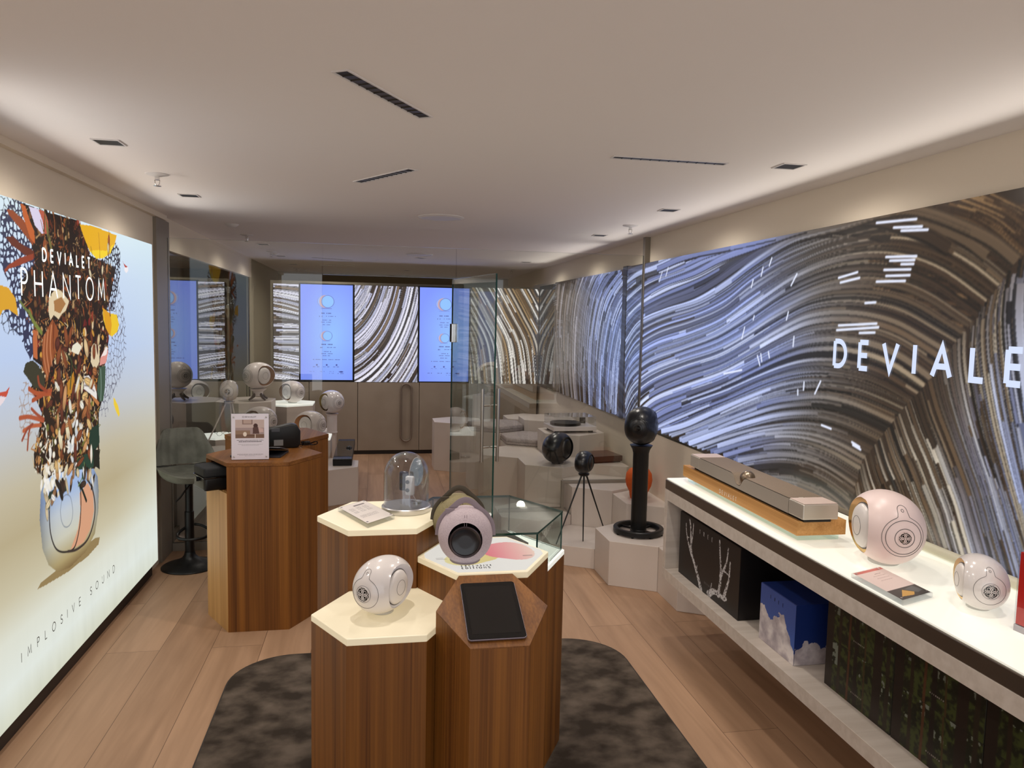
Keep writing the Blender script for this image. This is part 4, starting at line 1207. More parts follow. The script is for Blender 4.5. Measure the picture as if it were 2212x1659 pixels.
POSTER_POLYS = [('net',(30,30,60),[(3348,2177),(3460,2260),(3573,2254),(3658,2134),(3750,2038),(3646,1982),(3628,1920),(3701,1768),(3620,1627),(3569,1587),(3479,1692),(3385,1740),(3353,1796),(3429,1854),(3397,1910),(3333,1984)]),('net',(30,25,40),[(4459,2078),(4715,2200),(4784,2151),(4775,2020),(4719,1921),(4664,1808),(4526,1806),(4403,1880)]),('lace',(110,110,125),[(4725,2002),(4836,1809),(4862,1642),(4841,1517),(4732,1400),(4535,1298),(4507,1216),(4336,1238),(4461,1500),(4583,1650)]),('lace',(70,75,90),[(3319,1796),(3388,1791),(3471,1751),(3518,1691),(3382,1700),(3336,1718),(3316,1752)]),('lace',(90,95,100),[(3353,2249),(3447,2255),(3598,2240),(3513,2147),(3417,2170),(3348,2177)]),('lace',(170,150,140),[(3499,1502),(3609,1472),(3592,1401),(3607,1295),(3501,1235),(3451,1293),(3449,1417)]),('dark',(34,22,18),[(3534,2251),(3780,2247),(4157,2254),(4228,2210),(4297,2095),(4545,2069),(4692,2048),(4625,1918),(4526,1806),(4560,1651),(4482,1498),(4450,1346),(4357,1235),(3683,1323),(3567,1466),(3685,1550),(3596,1586),(3614,1738),(3514,1821),(3496,1914),(3648,2006),(3592,2157)]),('dark',(44,30,20),[(3711,1436),(4391,1370),(4370,1225),(4364,991),(4228,944),(4043,925),(3935,994),(3681,1037),(3572,1111),(3577,1180),(3641,1281)]),('poly',(150,72,36),[(3402,2206),(3456,2209),(3554,2181),(3649,2109),(3633,2083),(3525,2137),(3418,2187)]),('poly',(196,98,44),[(3527,2249),(3572,2242),(3614,2183),(3652,2145),(3654,2091),(3608,2111),(3555,2187)]),('poly',(104,44,26),[(3387,2093),(3448,2103),(3521,2079),(3638,2060),(3650,2030),(3556,2035),(3433,2065)]),('poly',(150,62,36),[(3366,1961),(3403,1983),(3504,2019),(3637,2048),(3636,2023),(3514,1991),(3402,1966),(3371,1948)]),('poly',(222,212,236),[(3605,2247),(3680,2249),(3750,2237),(3789,2161),(3729,2142),(3660,2171)]),('poly',(186,92,70),[(3701,2246),(3765,2245),(3800,2206),(3795,2149),(3758,2145),(3740,2199)]),('poly',(120,110,60),[(3765,2245),(3785,2204),(3803,2156),(3836,2083),(3816,2081),(3780,2147)]),('poly',(236,178,30),[(4174,2238),(4348,2252),(4730,2242),(4690,2182),(4571,2117),(4460,2089),(4397,2084),(4298,2117),(4226,2181)]),('poly',(250,214,44),[(4298,2117),(4421,2131),(4550,2138),(4679,2189),(4617,2129),(4492,2092),(4397,2084)]),('poly',(222,164,40),[(3260,1904),(3327,1898),(3396,1890),(3453,1849),(3473,1774),(3389,1802),(3342,1799),(3318,1776),(3252,1795)]),('poly',(150,80,42),[(3702,1680),(3740,1705),(3812,1762),(3864,1722),(3876,1669),(3840,1605),(3773,1544),(3747,1494),(3698,1530),(3687,1612)]),('poly',(226,206,170),[(3782,1864),(3862,1905),(3925,1894),(4013,1849),(3968,1802),(3917,1785),(3883,1761),(3829,1781),(3789,1755),(3770,1800)]),('poly',(170,120,70),[(3834,1846),(3923,1867),(3970,1835),(3901,1788),(3838,1800)]),('poly',(240,200,44),[(4473,1823),(4593,1790),(4698,1788),(4735,1727),(4703,1687),(4607,1660),(4519,1706),(4479,1760)]),('poly',(226,160,30),[(4473,1823),(4593,1790),(4611,1728),(4584,1662),(4509,1714)]),('poly',(240,205,60),[(4610,1313),(4633,1304),(4685,1257),(4713,1204),(4692,1191),(4647,1229),(4614,1273)]),('poly',(190,70,60),[(4814,2110),(4842,2090),(4926,2071),(4866,2067)]),('poly',(246,240,244),[(4854,2068),(4926,2071),(4925,2050),(4890,2035),(4857,2046)]),('poly',(200,80,60),[(3272,1471),(3341,1471),(3378,1489),(3345,1447),(3294,1458),(3270,1449)]),('poly',(236,220,224),[(3271,1454),(3345,1449),(3314,1427),(3267,1410)]),('poly',(58,56,40),[(3501,1537),(3526,1575),(3594,1584),(3639,1563),(3707,1506),(3709,1447),(3597,1463),(3533,1514)]),('poly',(190,104,60),[(3604,1719),(3650,1708),(3641,1584),(3601,1596)]),('poly',(64,86,68),[(4401,1504),(4495,1504),(4481,1401),(4445,1313),(4387,1310),(4354,1380)]),('poly',(34,56,44),[(4241,1187),(4370,1194),(4372,1091),(4281,1043),(4220,1116)]),('poly',(40,66,52),[(4057,1053),(4151,1066),(4282,1055),(4277,980),(4209,963),(4143,951),(4047,912)]),('poly',(34,34,26),[(4283,1074),(4368,1046),(4365,944),(4277,986)]),('poly',(236,230,224),[(4180,1470),(4245,1466),(4308,1422),(4352,1362),(4350,1330),(4254,1371),(4169,1404)]),('poly',(186,120,70),[(4254,1371),(4350,1330),(4387,1307),(4368,1290),(4302,1329)]),('poly',(226,150,140),[(4508,1608),(4544,1580),(4502,1517),(4401,1509),(4422,1554)]),('poly',(244,232,228),[(4508,1608),(4536,1600),(4514,1562),(4432,1556)]),('poly',(224,204,170),[(4324,1633),(4409,1618),(4403,1529),(4330,1483),(4275,1537),(4288,1610)]),('poly',(236,228,206),[(4039,1631),(4100,1647),(4160,1621),(4110,1582),(4022,1603)]),('poly',(200,196,110),[(3897,1625),(3953,1629),(3967,1600),(3921,1580),(3882,1598)]),('poly',(190,130,40),[(3925,1438),(3998,1472),(4044,1503),(4054,1432),(4007,1396),(3936,1397)]),('poly',(150,128,86),[(3565,566),(3601,582),(3721,582),(4268,592),(4341,576),(4318,543),(4166,526),(3901,531),(3646,555)]),('vase',(0,0,0),[(3610,868),(3631,987),(3681,1032),(3767,1040),(3937,1025),(4078,1001),(4278,967),(4331,910),(4342,833),(4328,725),(4270,617),(4137,559),(3930,544),(3784,569),(3688,636),(3630,728)]),('poly',(216,160,126),[(4075,883),(4187,911),(4259,840),(4265,741),(4207,659),(4110,615),(3941,629),(4042,706),(4080,788)])]
POSTER_STROKES = [((30,26,26),4,[(3766,1030),(3729,953),(3712,862),(3724,763),(3779,682),(3881,637),(3992,627),(4063,711),(4088,810),(4088,892),(4059,945)]),((60,50,46),6,[(4179,931),(4248,867),(4283,761),(4247,672),(4157,613),(4020,607),(3908,631)]),((120,128,140),2,[(3835,851),(3852,891),(3882,911),(3920,910),(3960,887),(3979,837),(3982,802),(3959,763),(3917,752),(3872,767),(3843,806),(3835,851)]),((24,34,28),8,[(4073,930),(4115,886),(4162,821)]),((120,130,60),10,[(3576,1795),(3618,1749),(3691,1702)]),((110,120,60),6,[(3492,1838),(3543,1805),(3587,1790)]),((176,84,48),10,[(3551,1462),(3629,1434),(3763,1420)]),((170,80,46),9,[(3581,1408),(3664,1420),(3777,1435)]),((150,66,40),8,[(3641,1506),(3656,1468),(3727,1435)]),((176,86,54),9,[(3455,1347),(3542,1341),(3680,1306)]),((186,96,60),8,[(3483,1288),(3561,1297),(3655,1289)]),((150,74,50),6,[(3515,1202),(3531,1265),(3550,1298)]),((150,70,50),6,[(3469,1250),(3516,1288),(3573,1305)]),((160,76,50),7,[(3567,1373),(3623,1340),(3687,1311)]),((60,70,40),5,[(3978,1588),(4025,1545),(4005,1460),(3994,1420)]),((60,70,40),5,[(4061,1531),(4104,1493),(4132,1449)]),((90,70,30),4,[(3635,1027),(3649,1045),(3693,1068)]),((110,130,80),4,[(4148,1024),(4145,976),(4062,920)]),((150,170,160),3,[(4418,1490),(4420,1400),(4406,1318)]),((190,120,80),5,[(3727,1691),(3708,1601),(3738,1503)]),((200,130,90),5,[(3760,1711),(3740,1610),(3761,1523)]),((200,130,90),5,[(3799,1732),(3779,1635),(3792,1548)]),((110,50,26),5,[(3826,1743),(3813,1651),(3821,1585)]),((150,140,140),4,[(4194,1444),(4242,1434),(4291,1411)]),((150,140,140),4,[(4180,1421),(4241,1410),(4314,1378)]),((170,160,160),4,[(4204,1462),(4244,1452),(4276,1437)])]
# ------------------------------------------------------------------ lit pictures
m_screen = picture_mat('display_picture', emission=.86, rough=.18, spec=.5)
m_light = picture_mat('light_box_fabric', emission=.80, rough=.8, spec=.1)
m_frame_dark = M('display_frame', (18, 18, 22), .4)
mix = lambda a, b, t: np.array(a, float)*(1-t)[:, None] + np.array(b, float)*t[:, None]
def ramp(x, stops):
    xs = [s[0] for s in stops]
    return np.stack([np.interp(x, xs, [s[1][k] for s in stops]) for k in range(3)], -1)

# --- big wall display: flowing slats
def wpt(g): return [(-p[0]/1000, p[1]/1000) for p in g]
FY0, FY1, FZ0, FZ1 = 1.60, 6.365, .948, 2.292
cv = Canvas(FY1-FY0, FZ1-FZ0, .0032, -FY1, FZ0, (40, 29, 20))
def tint(T, r, a, b, spread=22):
    return np.array([a[k]+(b[k]-a[k])*r.random() for k in range(3)])[None, :] + r.normal(0, spread)*np.ones(3)[None, :]
def col_back(T, s, u, v, r):
    c = np.array([(70, 50, 33), (54, 38, 26), (96, 72, 48), (44, 30, 20)][r.integers(4)], float)
    return np.repeat((c*r.uniform(.7, 1.3))[None], len(T), 0)
flow(cv, [wpt(g) for g in BACK], 150, col_back, .10, 3, (.3, .9), 420)
flow(cv, [wpt(g) for g in CORNER], 130, lambda T, s, u, v, r: np.repeat((np.array([(92, 66, 42), (60, 42, 28), (140, 108, 72), (50, 34, 22)][r.integers(4)], float))[None], len(T), 0), .05, 4, (.4, 1), 420)
def col_wave(T, s, u, v, r):
    k = r.uniform(.80, 1.12)
    hot = r.random()
    # left end: lit bluish white; beyond the crest: wood brown
    y = -u
    lit = np.clip((y-3.35-.14*math.sin(s*9))/.75, 0, 1)
    lit = lit*lit*(3-2*lit)
    blue = np.array([(172, 184, 226), (146, 160, 212), (188, 198, 234), (120, 132, 182), (92, 98, 130)][r.integers(5)], float)
    brown = np.array([(92, 74, 56), (70, 53, 38), (122, 104, 84), (58, 43, 31), (150, 132, 108)][r.integers(5)], float)
    mid = np.array([(112, 110, 112), (92, 86, 82), (134, 132, 134)][r.integers(3)], float)
    m1 = np.clip((y-2.9)/.7, 0, 1)
    c = brown[None]*(1-m1[:, None])+mid[None]*m1[:, None]
    c = c*(1-lit[:, None])+blue[None]*lit[:, None]
    # low strands near the shelf are darker and browner
    low = np.clip((1.25-v)/.25, 0, 1)*np.clip((4.6-y)/.8, 0, 1)
    c = c*(1-.35*low[:, None])+np.array((92, 78, 62), float)[None]*.35*low[:, None]
    if hot < .06: c = c*.35
    return c*k
GW = [wpt(g) for g in WAVE]
GW += [[(u, v-.10) for u, v in GW[-1]], [(u, v-.22) for u, v in GW[-1]]]
flow(cv, GW, 420, lambda T, s, u, v, r: col_wave(T, s, u, v, r)*.55, .05, 11, (.3, .8), 520)
flow(cv, GW, 330, col_wave, .11, 12, (.35, 1.1), 520)
flow(cv, GW, 170, col_wave, .17, 13, (.35, .9), 520)
cv.soften()
for g in SLIT: cv.stroke(wpt(g), .012, (226, 232, 252))
def col_fan(T, s, u, v, r):
    base = np.array([(150, 138, 120), (108, 92, 74), (182, 172, 156), (88, 70, 52), (66, 50, 36)][r.integers(5)], float)
    blue = np.array([(160, 174, 220), (132, 144, 190), (176, 184, 214)][r.integers(3)], float)
    y = -u
    b = np.clip((2.62-y)/.5, 0, 1)*(r.random() < .62)
    c = base[None]*(1-b[:, None])+blue[None]*b[:, None]
    dk = np.clip(1-T*3.2, 0, 1)*.62
    c = c*(1-dk[:, None])+np.array((58, 42, 28), float)[None]*dk[:, None]
    if r.random() < .12: c = c*.3
    return c*r.uniform(.75, 1.1)
HF = [wpt(g) for g in FAN]
def longer(h, k=.35):
    (a, b), (c, d) = h[-2], h[-1]
    l = math.hypot(c-a, d-b)
    return h+[(c+(c-a)/l*k, d+(d-b)/l*k)]
HF = [[(-1.62, 2.3), (-1.60, 1.8), (-1.58, 1.3), (-1.57, .8)], [(-2.0, 2.15), (-1.95, 1.8), (-1.93, 1.4), (-1.90, .8)]]+[longer(h) for h in HF[1:]]
for q in (20, ):
    pts = [h[0] for h in HF]; end = [h[-1] for h in HF][::-1]
    cv.poly(pts+end, (48, 35, 25))
flow(cv, HF, 330, col_fan, .075, 21, (.35, 1.1), 420)
flow(cv, HF, 150, col_fan, .13, 22, (.3, .9), 420)
cv.soften()
dsp = thing('wall_display', 'very wide wall display of flowing brown and white slats with big white letters', 'display', (2.19, 3.98, 0), 0, 'slat pattern displays')
MB().box(.0006, .038, FY0-3.98, FY1-3.98, FZ0, FZ1).obj('housing', m_frame_dark, dsp)
o = cv.obj('picture', (0, FY1-3.98, FZ0), (0, -1, 0), (0, 0, 1), m_screen, dsp)
lettering('lettering', 'DEVIALET', (0, 3.277-3.98, 1.616), (0, -1, 0), (0, 0, 1), .118, .024, m_text, dsp, width=1.24, lift=.004, each=True)
structure('trim_6', MB().box(2.185, 2.229, 6.37, 6.47, .945, 2.30), M('joint_black', (30, 26, 24), .3))

# --- rear side display
RY0, RY1, RZ0, RZ1 = 6.475, 9.05, .948, 2.275
cv = Canvas(RY1-RY0, RZ1-RZ0, .006, -RY1, RZ0, (44, 32, 24))
def col_side(T, s, u, v, r):
    y = -u
    blue = np.array([(150, 164, 216), (128, 140, 192), (172, 182, 224), (100, 106, 140)][r.integers(4)], float)
    tan = np.array([(118, 106, 104), (90, 76, 68), (140, 132, 138), (62, 48, 40)][r.integers(4)], float)
    b = np.clip((8.1-y)/.8, 0, 1)
    c = tan[None]*(1-b[:, None])+blue[None]*b[:, None]
    if r.random() < .1: c = c*.3
    return c*r.uniform(.75, 1.1)
SG = [wpt(g) for g in SIDE]
SG.append([(-9.05, 1.0), (-9.02, 1.6), (-9.0, 2.27)])
flow(cv, SG, 300, col_side, .09, 31, (.4, 1.1), 400)
flow(cv, SG, 120, col_side, .14, 32, (.2, .6), 400)
t = thing('wall_display', 'rear right wall display of nearly upright white and blue slats behind the glass', 'display', (2.19, 7.76, 0), 0, 'slat pattern displays')
MB().box(.0006, .038, RY0-7.76, RY1-7.76, RZ0, RZ1).obj('housing', m_frame_dark, t)
cv.obj('picture', (0, RY1-7.76, RZ0), (0, -1, 0), (0, 0, 1), m_screen, t)
o = MB().box(2.192, 2.229, 9.06, 9.93, .93, 2.262).obj('glossy_panel', M('dark_gloss_panel', (30, 27, 26), .05, spec=.8, ior=1.8))
tag(o, 'dark glossy corner panel mirroring the back wall slats', 'panel')

# --- back wall displays
def back_display(label, x0, x1, z0, z1, paint, bezel, res=.006, group='slat pattern displays'):
    t = thing('wall_display', label, 'display', ((x0+x1)/2, CBY, 0), 0, group)
    hw = (x1-x0)/2
    MB().box(-hw, hw, .0, .055, z0, z1).obj('housing', m_frame_dark, t, bevel=.003)
    cv = Canvas(2*hw-2*bezel, z1-z0-2*bezel, res, -hw+bezel, z0+bezel, (44, 32, 26))
    paint(cv)
    cv.obj('picture', (-hw+bezel, -.002, z0+bezel), (1, 0, 0), (0, 0, 1), m_screen, t)
    return t
def col_white(T, s, u, v, r):
    c = np.array([(206, 204, 224), (188, 190, 218), (224, 222, 234), (150, 142, 140), (60, 44, 34), (112, 92, 74)][r.choice(6, p=[.28, .24, .2, .1, .1, .08])], float)
    return np.repeat(c[None], len(T), 0)*r.uniform(.85, 1.05)
def paint_flat(cv):
    u0, u1 = cv.U[0], cv.U[-1]
    gs = []
    for i in range(9):
        v = cv.V[0]-.05+(cv.V[-1]-cv.V[0]+.1)*i/8
        dz = .02+.03*math.sin(i*1.3)
        gs.append([(u0-.05, v+dz), ((u0+u1)/2, v+.2*dz), (u1+.05, v-dz)])
    flow(cv, gs, 120, col_white, .15, 41, (.6, 1.4), 160)
    for zz in (1.70, 1.085): cv.rect(u0, u1, zz, zz+.04, (48, 34, 26))
def paint_arcs(cv):
    cx, cy = cv.U[0]-.30, cv.V[-1]+.45
    gs = []
    for i in range(13):
        b = .62+i*.19
        gs.append([(cx+.6*b*math.sin(t), cy-b*math.cos(t)) for t in [math.radians(d) for d in range(2, 89, 6)]])
    flow(cv, gs, 240, col_white, .19, 42, (.3, 1.0), 300)
def paint_fan(cv):
    u0, u1, v0, v1 = cv.U[0], cv.U[-1], cv.V[0], cv.V[-1]
    gs = []
    for i in range(12):
        a = u0-.75+i*.16
        gs.append([(a, v1+.03), (a+.22, v1-.35), (a+.42, v1-.75), (a+.50, v0-.03)])
    def cf(T, s, u, v, r):
        c = np.array([(214, 208, 204), (180, 170, 158), (150, 122, 84), (98, 74, 48), (232, 226, 222), (60, 44, 30)][r.integers(6)], float)
        return np.repeat(c[None], len(T), 0)
    flow(cv, gs, 190, cf, .15, 43, (.3, 1.1), 240)
def paint_info(cv):
    u0, u1, v0, v1 = cv.U[0], cv.U[-1], cv.V[0], cv.V[-1]
    X, Y = np.meshgrid(cv.U, cv.V)
    t = np.clip((X-u0)/(u1-u0), 0, 1)[..., None]; q = np.clip((Y-v0)/(v1-v0), 0, 1)[..., None]
    k = np.clip(np.hypot((X-u0)/(u1-u0)-.62, (Y-v0)/(v1-v0)-.45)*1.5, 0, 1)[..., None]
    cv.a[:] = np.array((142, 188, 255), float)*(1-k)+np.array((124, 148, 254), float)*k
    ink = (84, 92, 160)
    H_ = v1-v0; W_ = u1-u0
    P = lambda a, b: (u0+a*W_, v1-b*H_)
    def pict(a, b, r, small):
        c = P(a, b)
        cv.ell(c[0]-r*.12, c[1], r*1.22, r, (132, 150, 226)); cv.ell(c[0]-r*.1, c[1]+.003, r*1.14, r*.92, (150, 182, 252))
        cv.ell(c[0]-r*.28, c[1], r*.78, r*.9, (196, 164, 176))
        cv.ell(c[0]+r*.15, c[1], r*.92, r*.92, (96, 116, 190)); cv.ell(c[0]+r*.15, c[1], r*.84, r*.85, (140, 190, 255))
        cv.rect(c[0]-r*.8, c[0]+r*.7, c[1]-r*1.05, c[1]-r*.98, (110, 124, 196))
    pict(.50, .175, .088, False); pict(.50, .535, .066, True)
    def line(a, b, w, th=.009, c=ink):
        x, y = P(a, b); n = int(w/.016)
        for i in range(n):
            if (i*7+int(b*100)) % 5: cv.rect(x-w/2+i*.016, x-w/2+i*.016+.011, y-th/2, y+th/2, c)
    for b in (.297, .625): line(.51, b, .15, .013, (70, 76, 140))
    for b in (.33, .657): line(.40, b, .06, .012); line(.585, b, .13, .008)
    for b0 in (.37, .70):
        for i, w in enumerate((.12, .15, .11)): line(.51, b0+i*.023, w, .009)
    line(.50, .784, .34, .011)
    for a in (.31, .50, .69):
        x, y = P(a, .842); cv.ell(x, y, .011, .011, (70, 76, 150)); line(a, .862, .09, .006)
    for a in (.22, .42, .60, .78): line(a, .912, .07, .008); 
    x, y = P(.78, .914); cv.ell(x, y, .024, .008, (52, 58, 128)); line(.78, .932, .09, .006); line(.60, .930, .07, .006)
back_display('narrow back wall display of level white slats, leftmost of the row', -1.258, -.943, .985, 2.205, paint_flat, .002)
back_display('upright blue product display on the back wall, left of the arc patterned one', -.940, -.256, .968, 2.222, paint_info, .016, .0045, 'blue product displays')
back_display('back wall display of white slats bending upwards between the two blue ones', -.250, .568, .958, 2.214, paint_arcs, .002)
back_display('upright blue product display on the back wall, beside the open glass door', .574, 1.258, .955, 2.224, paint_info, .016, .0045, 'blue product displays')
back_display('back wall display of slanting cream slats in the right corner', 1.262, 2.185, .945, 2.228, paint_fan, .002)

# ------------------------------------------------------------------ fabric light box on the left wall
PX = -1.465
LY0, LY1, LZ0, LZ1 = 2.55, 5.432, .095, 2.256
cv = Canvas(LY1-LY0, LZ1-LZ0, .0038, LY0, LZ0)
X, Y = np.meshgrid(cv.U, cv.V)
g = ramp(Y, [(.10, (214, 216, 196)), (.25, (228, 234, 226)), (.45, (224, 226, 212)), (.62, (204, 196, 168)), (.85, (186, 172, 138)), (1.05, (196, 186, 160)), (1.3, (196, 200, 206)), (1.6, (190, 208, 240)), (2.0, (204, 222, 246)), (2.26, (222, 240, 248))])
rt = np.clip((X-4.6)/.8, 0, 1)[..., None]
g = g*(1-.45*rt)+ramp(Y, [(.1, (226, 236, 230)), (.6, (224, 232, 224)), (1.0, (206, 206, 192)), (1.4, (204, 216, 232)), (2.26, (214, 236, 246))])*.45*rt
g += (vnoise(g.shape[:2], (60, 14), 5, 3)[..., None]-.5)*np.clip((.55-Y)/.4, 0, 1)[..., None]*10
cv.a[:] = g
def worley(X, Y, cell, seed):
    r = np.random.default_rng(seed)
    cx, cy = np.floor(X/cell).astype(int), np.floor(Y/cell).astype(int)
    i0, j0 = cx.min()-1, cy.min()-1
    J = r.random((cy.max()-j0+3, cx.max()-i0+3, 2))
    d1 = np.full(X.shape, 9.0); d2 = d1.copy()
    for a in (-1, 0, 1):
        for b in (-1, 0, 1):
            q = J[cy+b-j0, cx+a-i0]
            d = np.hypot((cx+a+q[..., 0])*cell-X, (cy+b+q[..., 1])*cell-Y)/cell
            n1 = np.minimum(d1, d); d2 = np.minimum(d2, np.maximum(d1, d)); d1 = n1
    return d2-d1
mm = lambda pts: [(p[0]/1000, p[1]/1000) for p in pts]
def inside_pts(pts, n, seed):
    """random places inside an outline"""
    r = np.random.default_rng(seed)
    P = np.array(pts); lo, hi = P.min(0), P.max(0)
    out = []
    while len(out) < n:
        p = lo+(hi-lo)*r.random(2)
        c = False
        for k in range(len(P)):
            (x1, y1), (x2, y2) = P[k], P[(k+1) % len(P)]
            if (y1 > p[1]) != (y2 > p[1]) and p[0] < (x2-x1)*(p[1]-y1)/(y2-y1)+x1: c = not c
        if c: out.append(tuple(p))
    return out
for num, (kind, c, pts) in enumerate(POSTER_POLYS):
    pts = mm(pts)
    if kind in ('net', 'lace'):
        q = cv.inside(pts)
        if q is None: continue
        s, m, x, y = q
        w = worley(x, y, .030 if kind == 'net' else .045, num)
        ln = (w < (.30 if kind == 'net' else .10)) & m
        cv.a[s][ln] = cv.a[s][ln]*.12+np.array(c, float)*.88
    elif kind == 'dark':
        cv.poly(pts, c)
        r = np.random.default_rng(50+num)
        up = num == 6
        for k, (x, y) in enumerate(inside_pts(pts, 1100 if up else 420, num)):
            h = y
            if h > 1.75: pal = [(60, 32, 22), (96, 44, 26), (46, 30, 20), (150, 78, 40), (110, 74, 40), (30, 20, 16), (176, 140, 96)]
            elif h > 1.35: pal = [(112, 62, 34), (70, 34, 24), (190, 144, 92), (150, 88, 46), (224, 200, 160), (44, 26, 20), (120, 30, 30), (206, 150, 60)]
            elif h > 1.05: pal = [(226, 208, 176), (176, 124, 74), (120, 70, 40), (92, 56, 34), (206, 160, 90), (60, 38, 26), (240, 232, 214), (110, 110, 50)]
            else: pal = [(236, 230, 216), (212, 196, 164), (150, 104, 70), (60, 42, 30), (44, 58, 44), (244, 240, 232), (176, 132, 84), (36, 30, 22)]
            c2 = pal[r.integers(len(pal))]
            L_ = r.uniform(.012, .06); a = PI/2+r.normal(0, .7)
            f_ = r.random()
            if f_ < .45:
                bnd = r.normal(0, .02)
                cv.stroke([(x, y), (x+L_*.5*math.cos(a)+bnd, y+L_*.5*math.sin(a)), (x+L_*math.cos(a), y+L_*math.sin(a))], r.uniform(.004, .012), c2, taper=True)
            elif f_ < .85: cv.ell(x, y, r.uniform(.006, .026), r.uniform(.006, .016), c2, a)
            else:
                for z in range(7): cv.ell(x+r.normal(0, .016), y+r.normal(0, .016), .004, .004, c2)
    elif kind == 'vase':
        vs = pts
        us = [p[0] for p in vs]; zs = [p[1] for p in vs]
        lo, hi = min(zs), max(zs); ul, uh = min(us), max(us)
        def vc(x, y):
            t = np.clip((y-lo)/(hi-lo), 0, 1)
            base = ramp(t, [(0, (128, 104, 66)), (.12, (176, 158, 112)), (.35, (206, 204, 186)), (.6, (196, 204, 212)), (.8, (160, 184, 226)), (1, (186, 206, 236))])
            e = np.clip(np.abs((x-(ul+uh)/2)/((uh-ul)/2)), 0, 1)**4
            return base*(1-.35*e[..., None])
        cv.poly(vs, vc)
    else:
        cv.poly(pts, c)
for c, w, pts in POSTER_STROKES:
    cv.stroke([tuple(p[:2]) for p in smooth_path([(p[0]/1000, p[1]/1000, 0) for p in pts], 6)], w*.0022, c)
# white bead clusters low in the bouquet
r = np.random.default_rng(5)
for (cu, cz, su, sz, n, pal) in ((3.75, 1.03, .10, .07, 46, ((240, 234, 222), (222, 208, 178), (250, 246, 238))), (4.02, 1.16, .075, .10, 40, ((226, 226, 226), (200, 204, 206), (242, 240, 234)))):
    for k in range(n):
        cv.ell(cu+r.normal(0, su*.6), cz+r.normal(0, sz*.6), r.uniform(.012, .03), r.uniform(.009, .016), pal[r.integers(3)], PI/2+r.normal(0, .5), .9)
def petal(cu, cz, ln, wd, ang, c):
    c = np.array(c, float)
    cv.ell(cu, cz, ln, wd, c*.45, ang)
    cv.ell(cu, cz, ln*.93, wd*.88, c, ang)
    cv.ell(cu+ln*.18*math.cos(ang), cz+ln*.18*math.sin(ang), ln*.62, wd*.42, np.minimum(c*1.18+10, 250), ang)
    cv.stroke([(cu-ln*.8*math.cos(ang), cz-ln*.8*math.sin(ang)), (cu+ln*.7*math.cos(ang), cz+ln*.7*math.sin(ang))], .004, c*.7)
r = np.random.default_rng(17)
for k in range(64):
    z = r.uniform(1.02, 1.72); u = r.uniform(3.74, 4.30)+(.1 if z > 1.4 else 0)
    pal = [(222, 202, 168), (190, 140, 92), (150, 92, 52), (232, 222, 200), (120, 62, 36), (206, 168, 110), (96, 48, 34)] if z < 1.5 else [(126, 66, 36), (176, 118, 70), (84, 38, 28), (206, 176, 132), (60, 34, 24)]
    petal(u, z, r.uniform(.03, .065), r.uniform(.012, .028), PI/2+r.normal(0, .8), pal[r.integers(len(pal))])
for k in range(30):
    z = r.uniform(1.55, 2.18); u = r.uniform(3.75, 4.62)
    a = PI/2+r.normal(0, .35); L_ = r.uniform(.08, .2)
    cv.stroke([(u, z), (u+L_*.5*math.cos(a)+.01, z+L_*.5*math.sin(a)), (u+L_*math.cos(a), z+L_*math.sin(a))], r.uniform(.006, .014), [(74, 66, 30), (120, 60, 34), (150, 84, 44), (96, 88, 44), (58, 30, 24)][r.integers(5)], taper=True)
    if k % 3 == 0: petal(u+L_*math.cos(a), z+L_*math.sin(a), .028, .014, a, [(216, 196, 160), (176, 110, 60), (150, 60, 40)][r.integers(3)])
for k in range(34):   # leaves and petals that hang over the rim of the silver body
    u = r.uniform(3.66, 4.27); z = .985-.10*((u-3.98)/.33)**2+r.normal(0, .022)
    pal = [(60, 44, 34), (206, 186, 150), (44, 62, 48), (150, 110, 76), (240, 234, 222), (36, 28, 22)]
    petal(u, z, r.uniform(.022, .05), r.uniform(.010, .020), -PI/2+r.normal(0, .6), pal[r.integers(6)])
lb = thing('light_box', 'wall high illuminated fabric light box with a bouquet rising out of a silver speaker', 'light box', (PX, 4.0, 0))
MB().box(-.050, -.0005, LY0-4.0, LY1-4.0, LZ0, LZ1).obj('frame', M('light_box_frame', (196, 196, 190), .5), lb)
cv.obj('picture', (.0005, LY0-4.0, LZ0), (0, 1, 0), (0, 0, 1), m_light, lb)
MB().box(-.054, -.030, LY0-4.0, LY1-4.03, .0, LZ0-.001).obj('recessed_base', m_dark, lb)
m_lbw = M('poster_letter_white', (235, 240, 240), .6, emit=(240, 250, 250), estr=.84)
lettering('lettering', 'DEVIALET', (.0005, 3.724-4.0, 2.024), (0, 1, 0), (0, 0, 1), .054, .0105, m_lbw, lb, width=.573, each=True)
lettering('lettering', 'PHANTOM', (.0005, 3.508-4.0, 1.862), (0, 1, 0), (0, 0, 1), .113, .0105, m_lbw, lb, width=.995, each=True)
lettering('lettering', 'IMPLOSIVE SOUND', (.0005, 3.392-4.0, .310), (0, 1, 0), (0, 0, 1), .041, .0042, M('poster_letter_dark', (58, 54, 50), .7), lb, width=1.165, each=True)
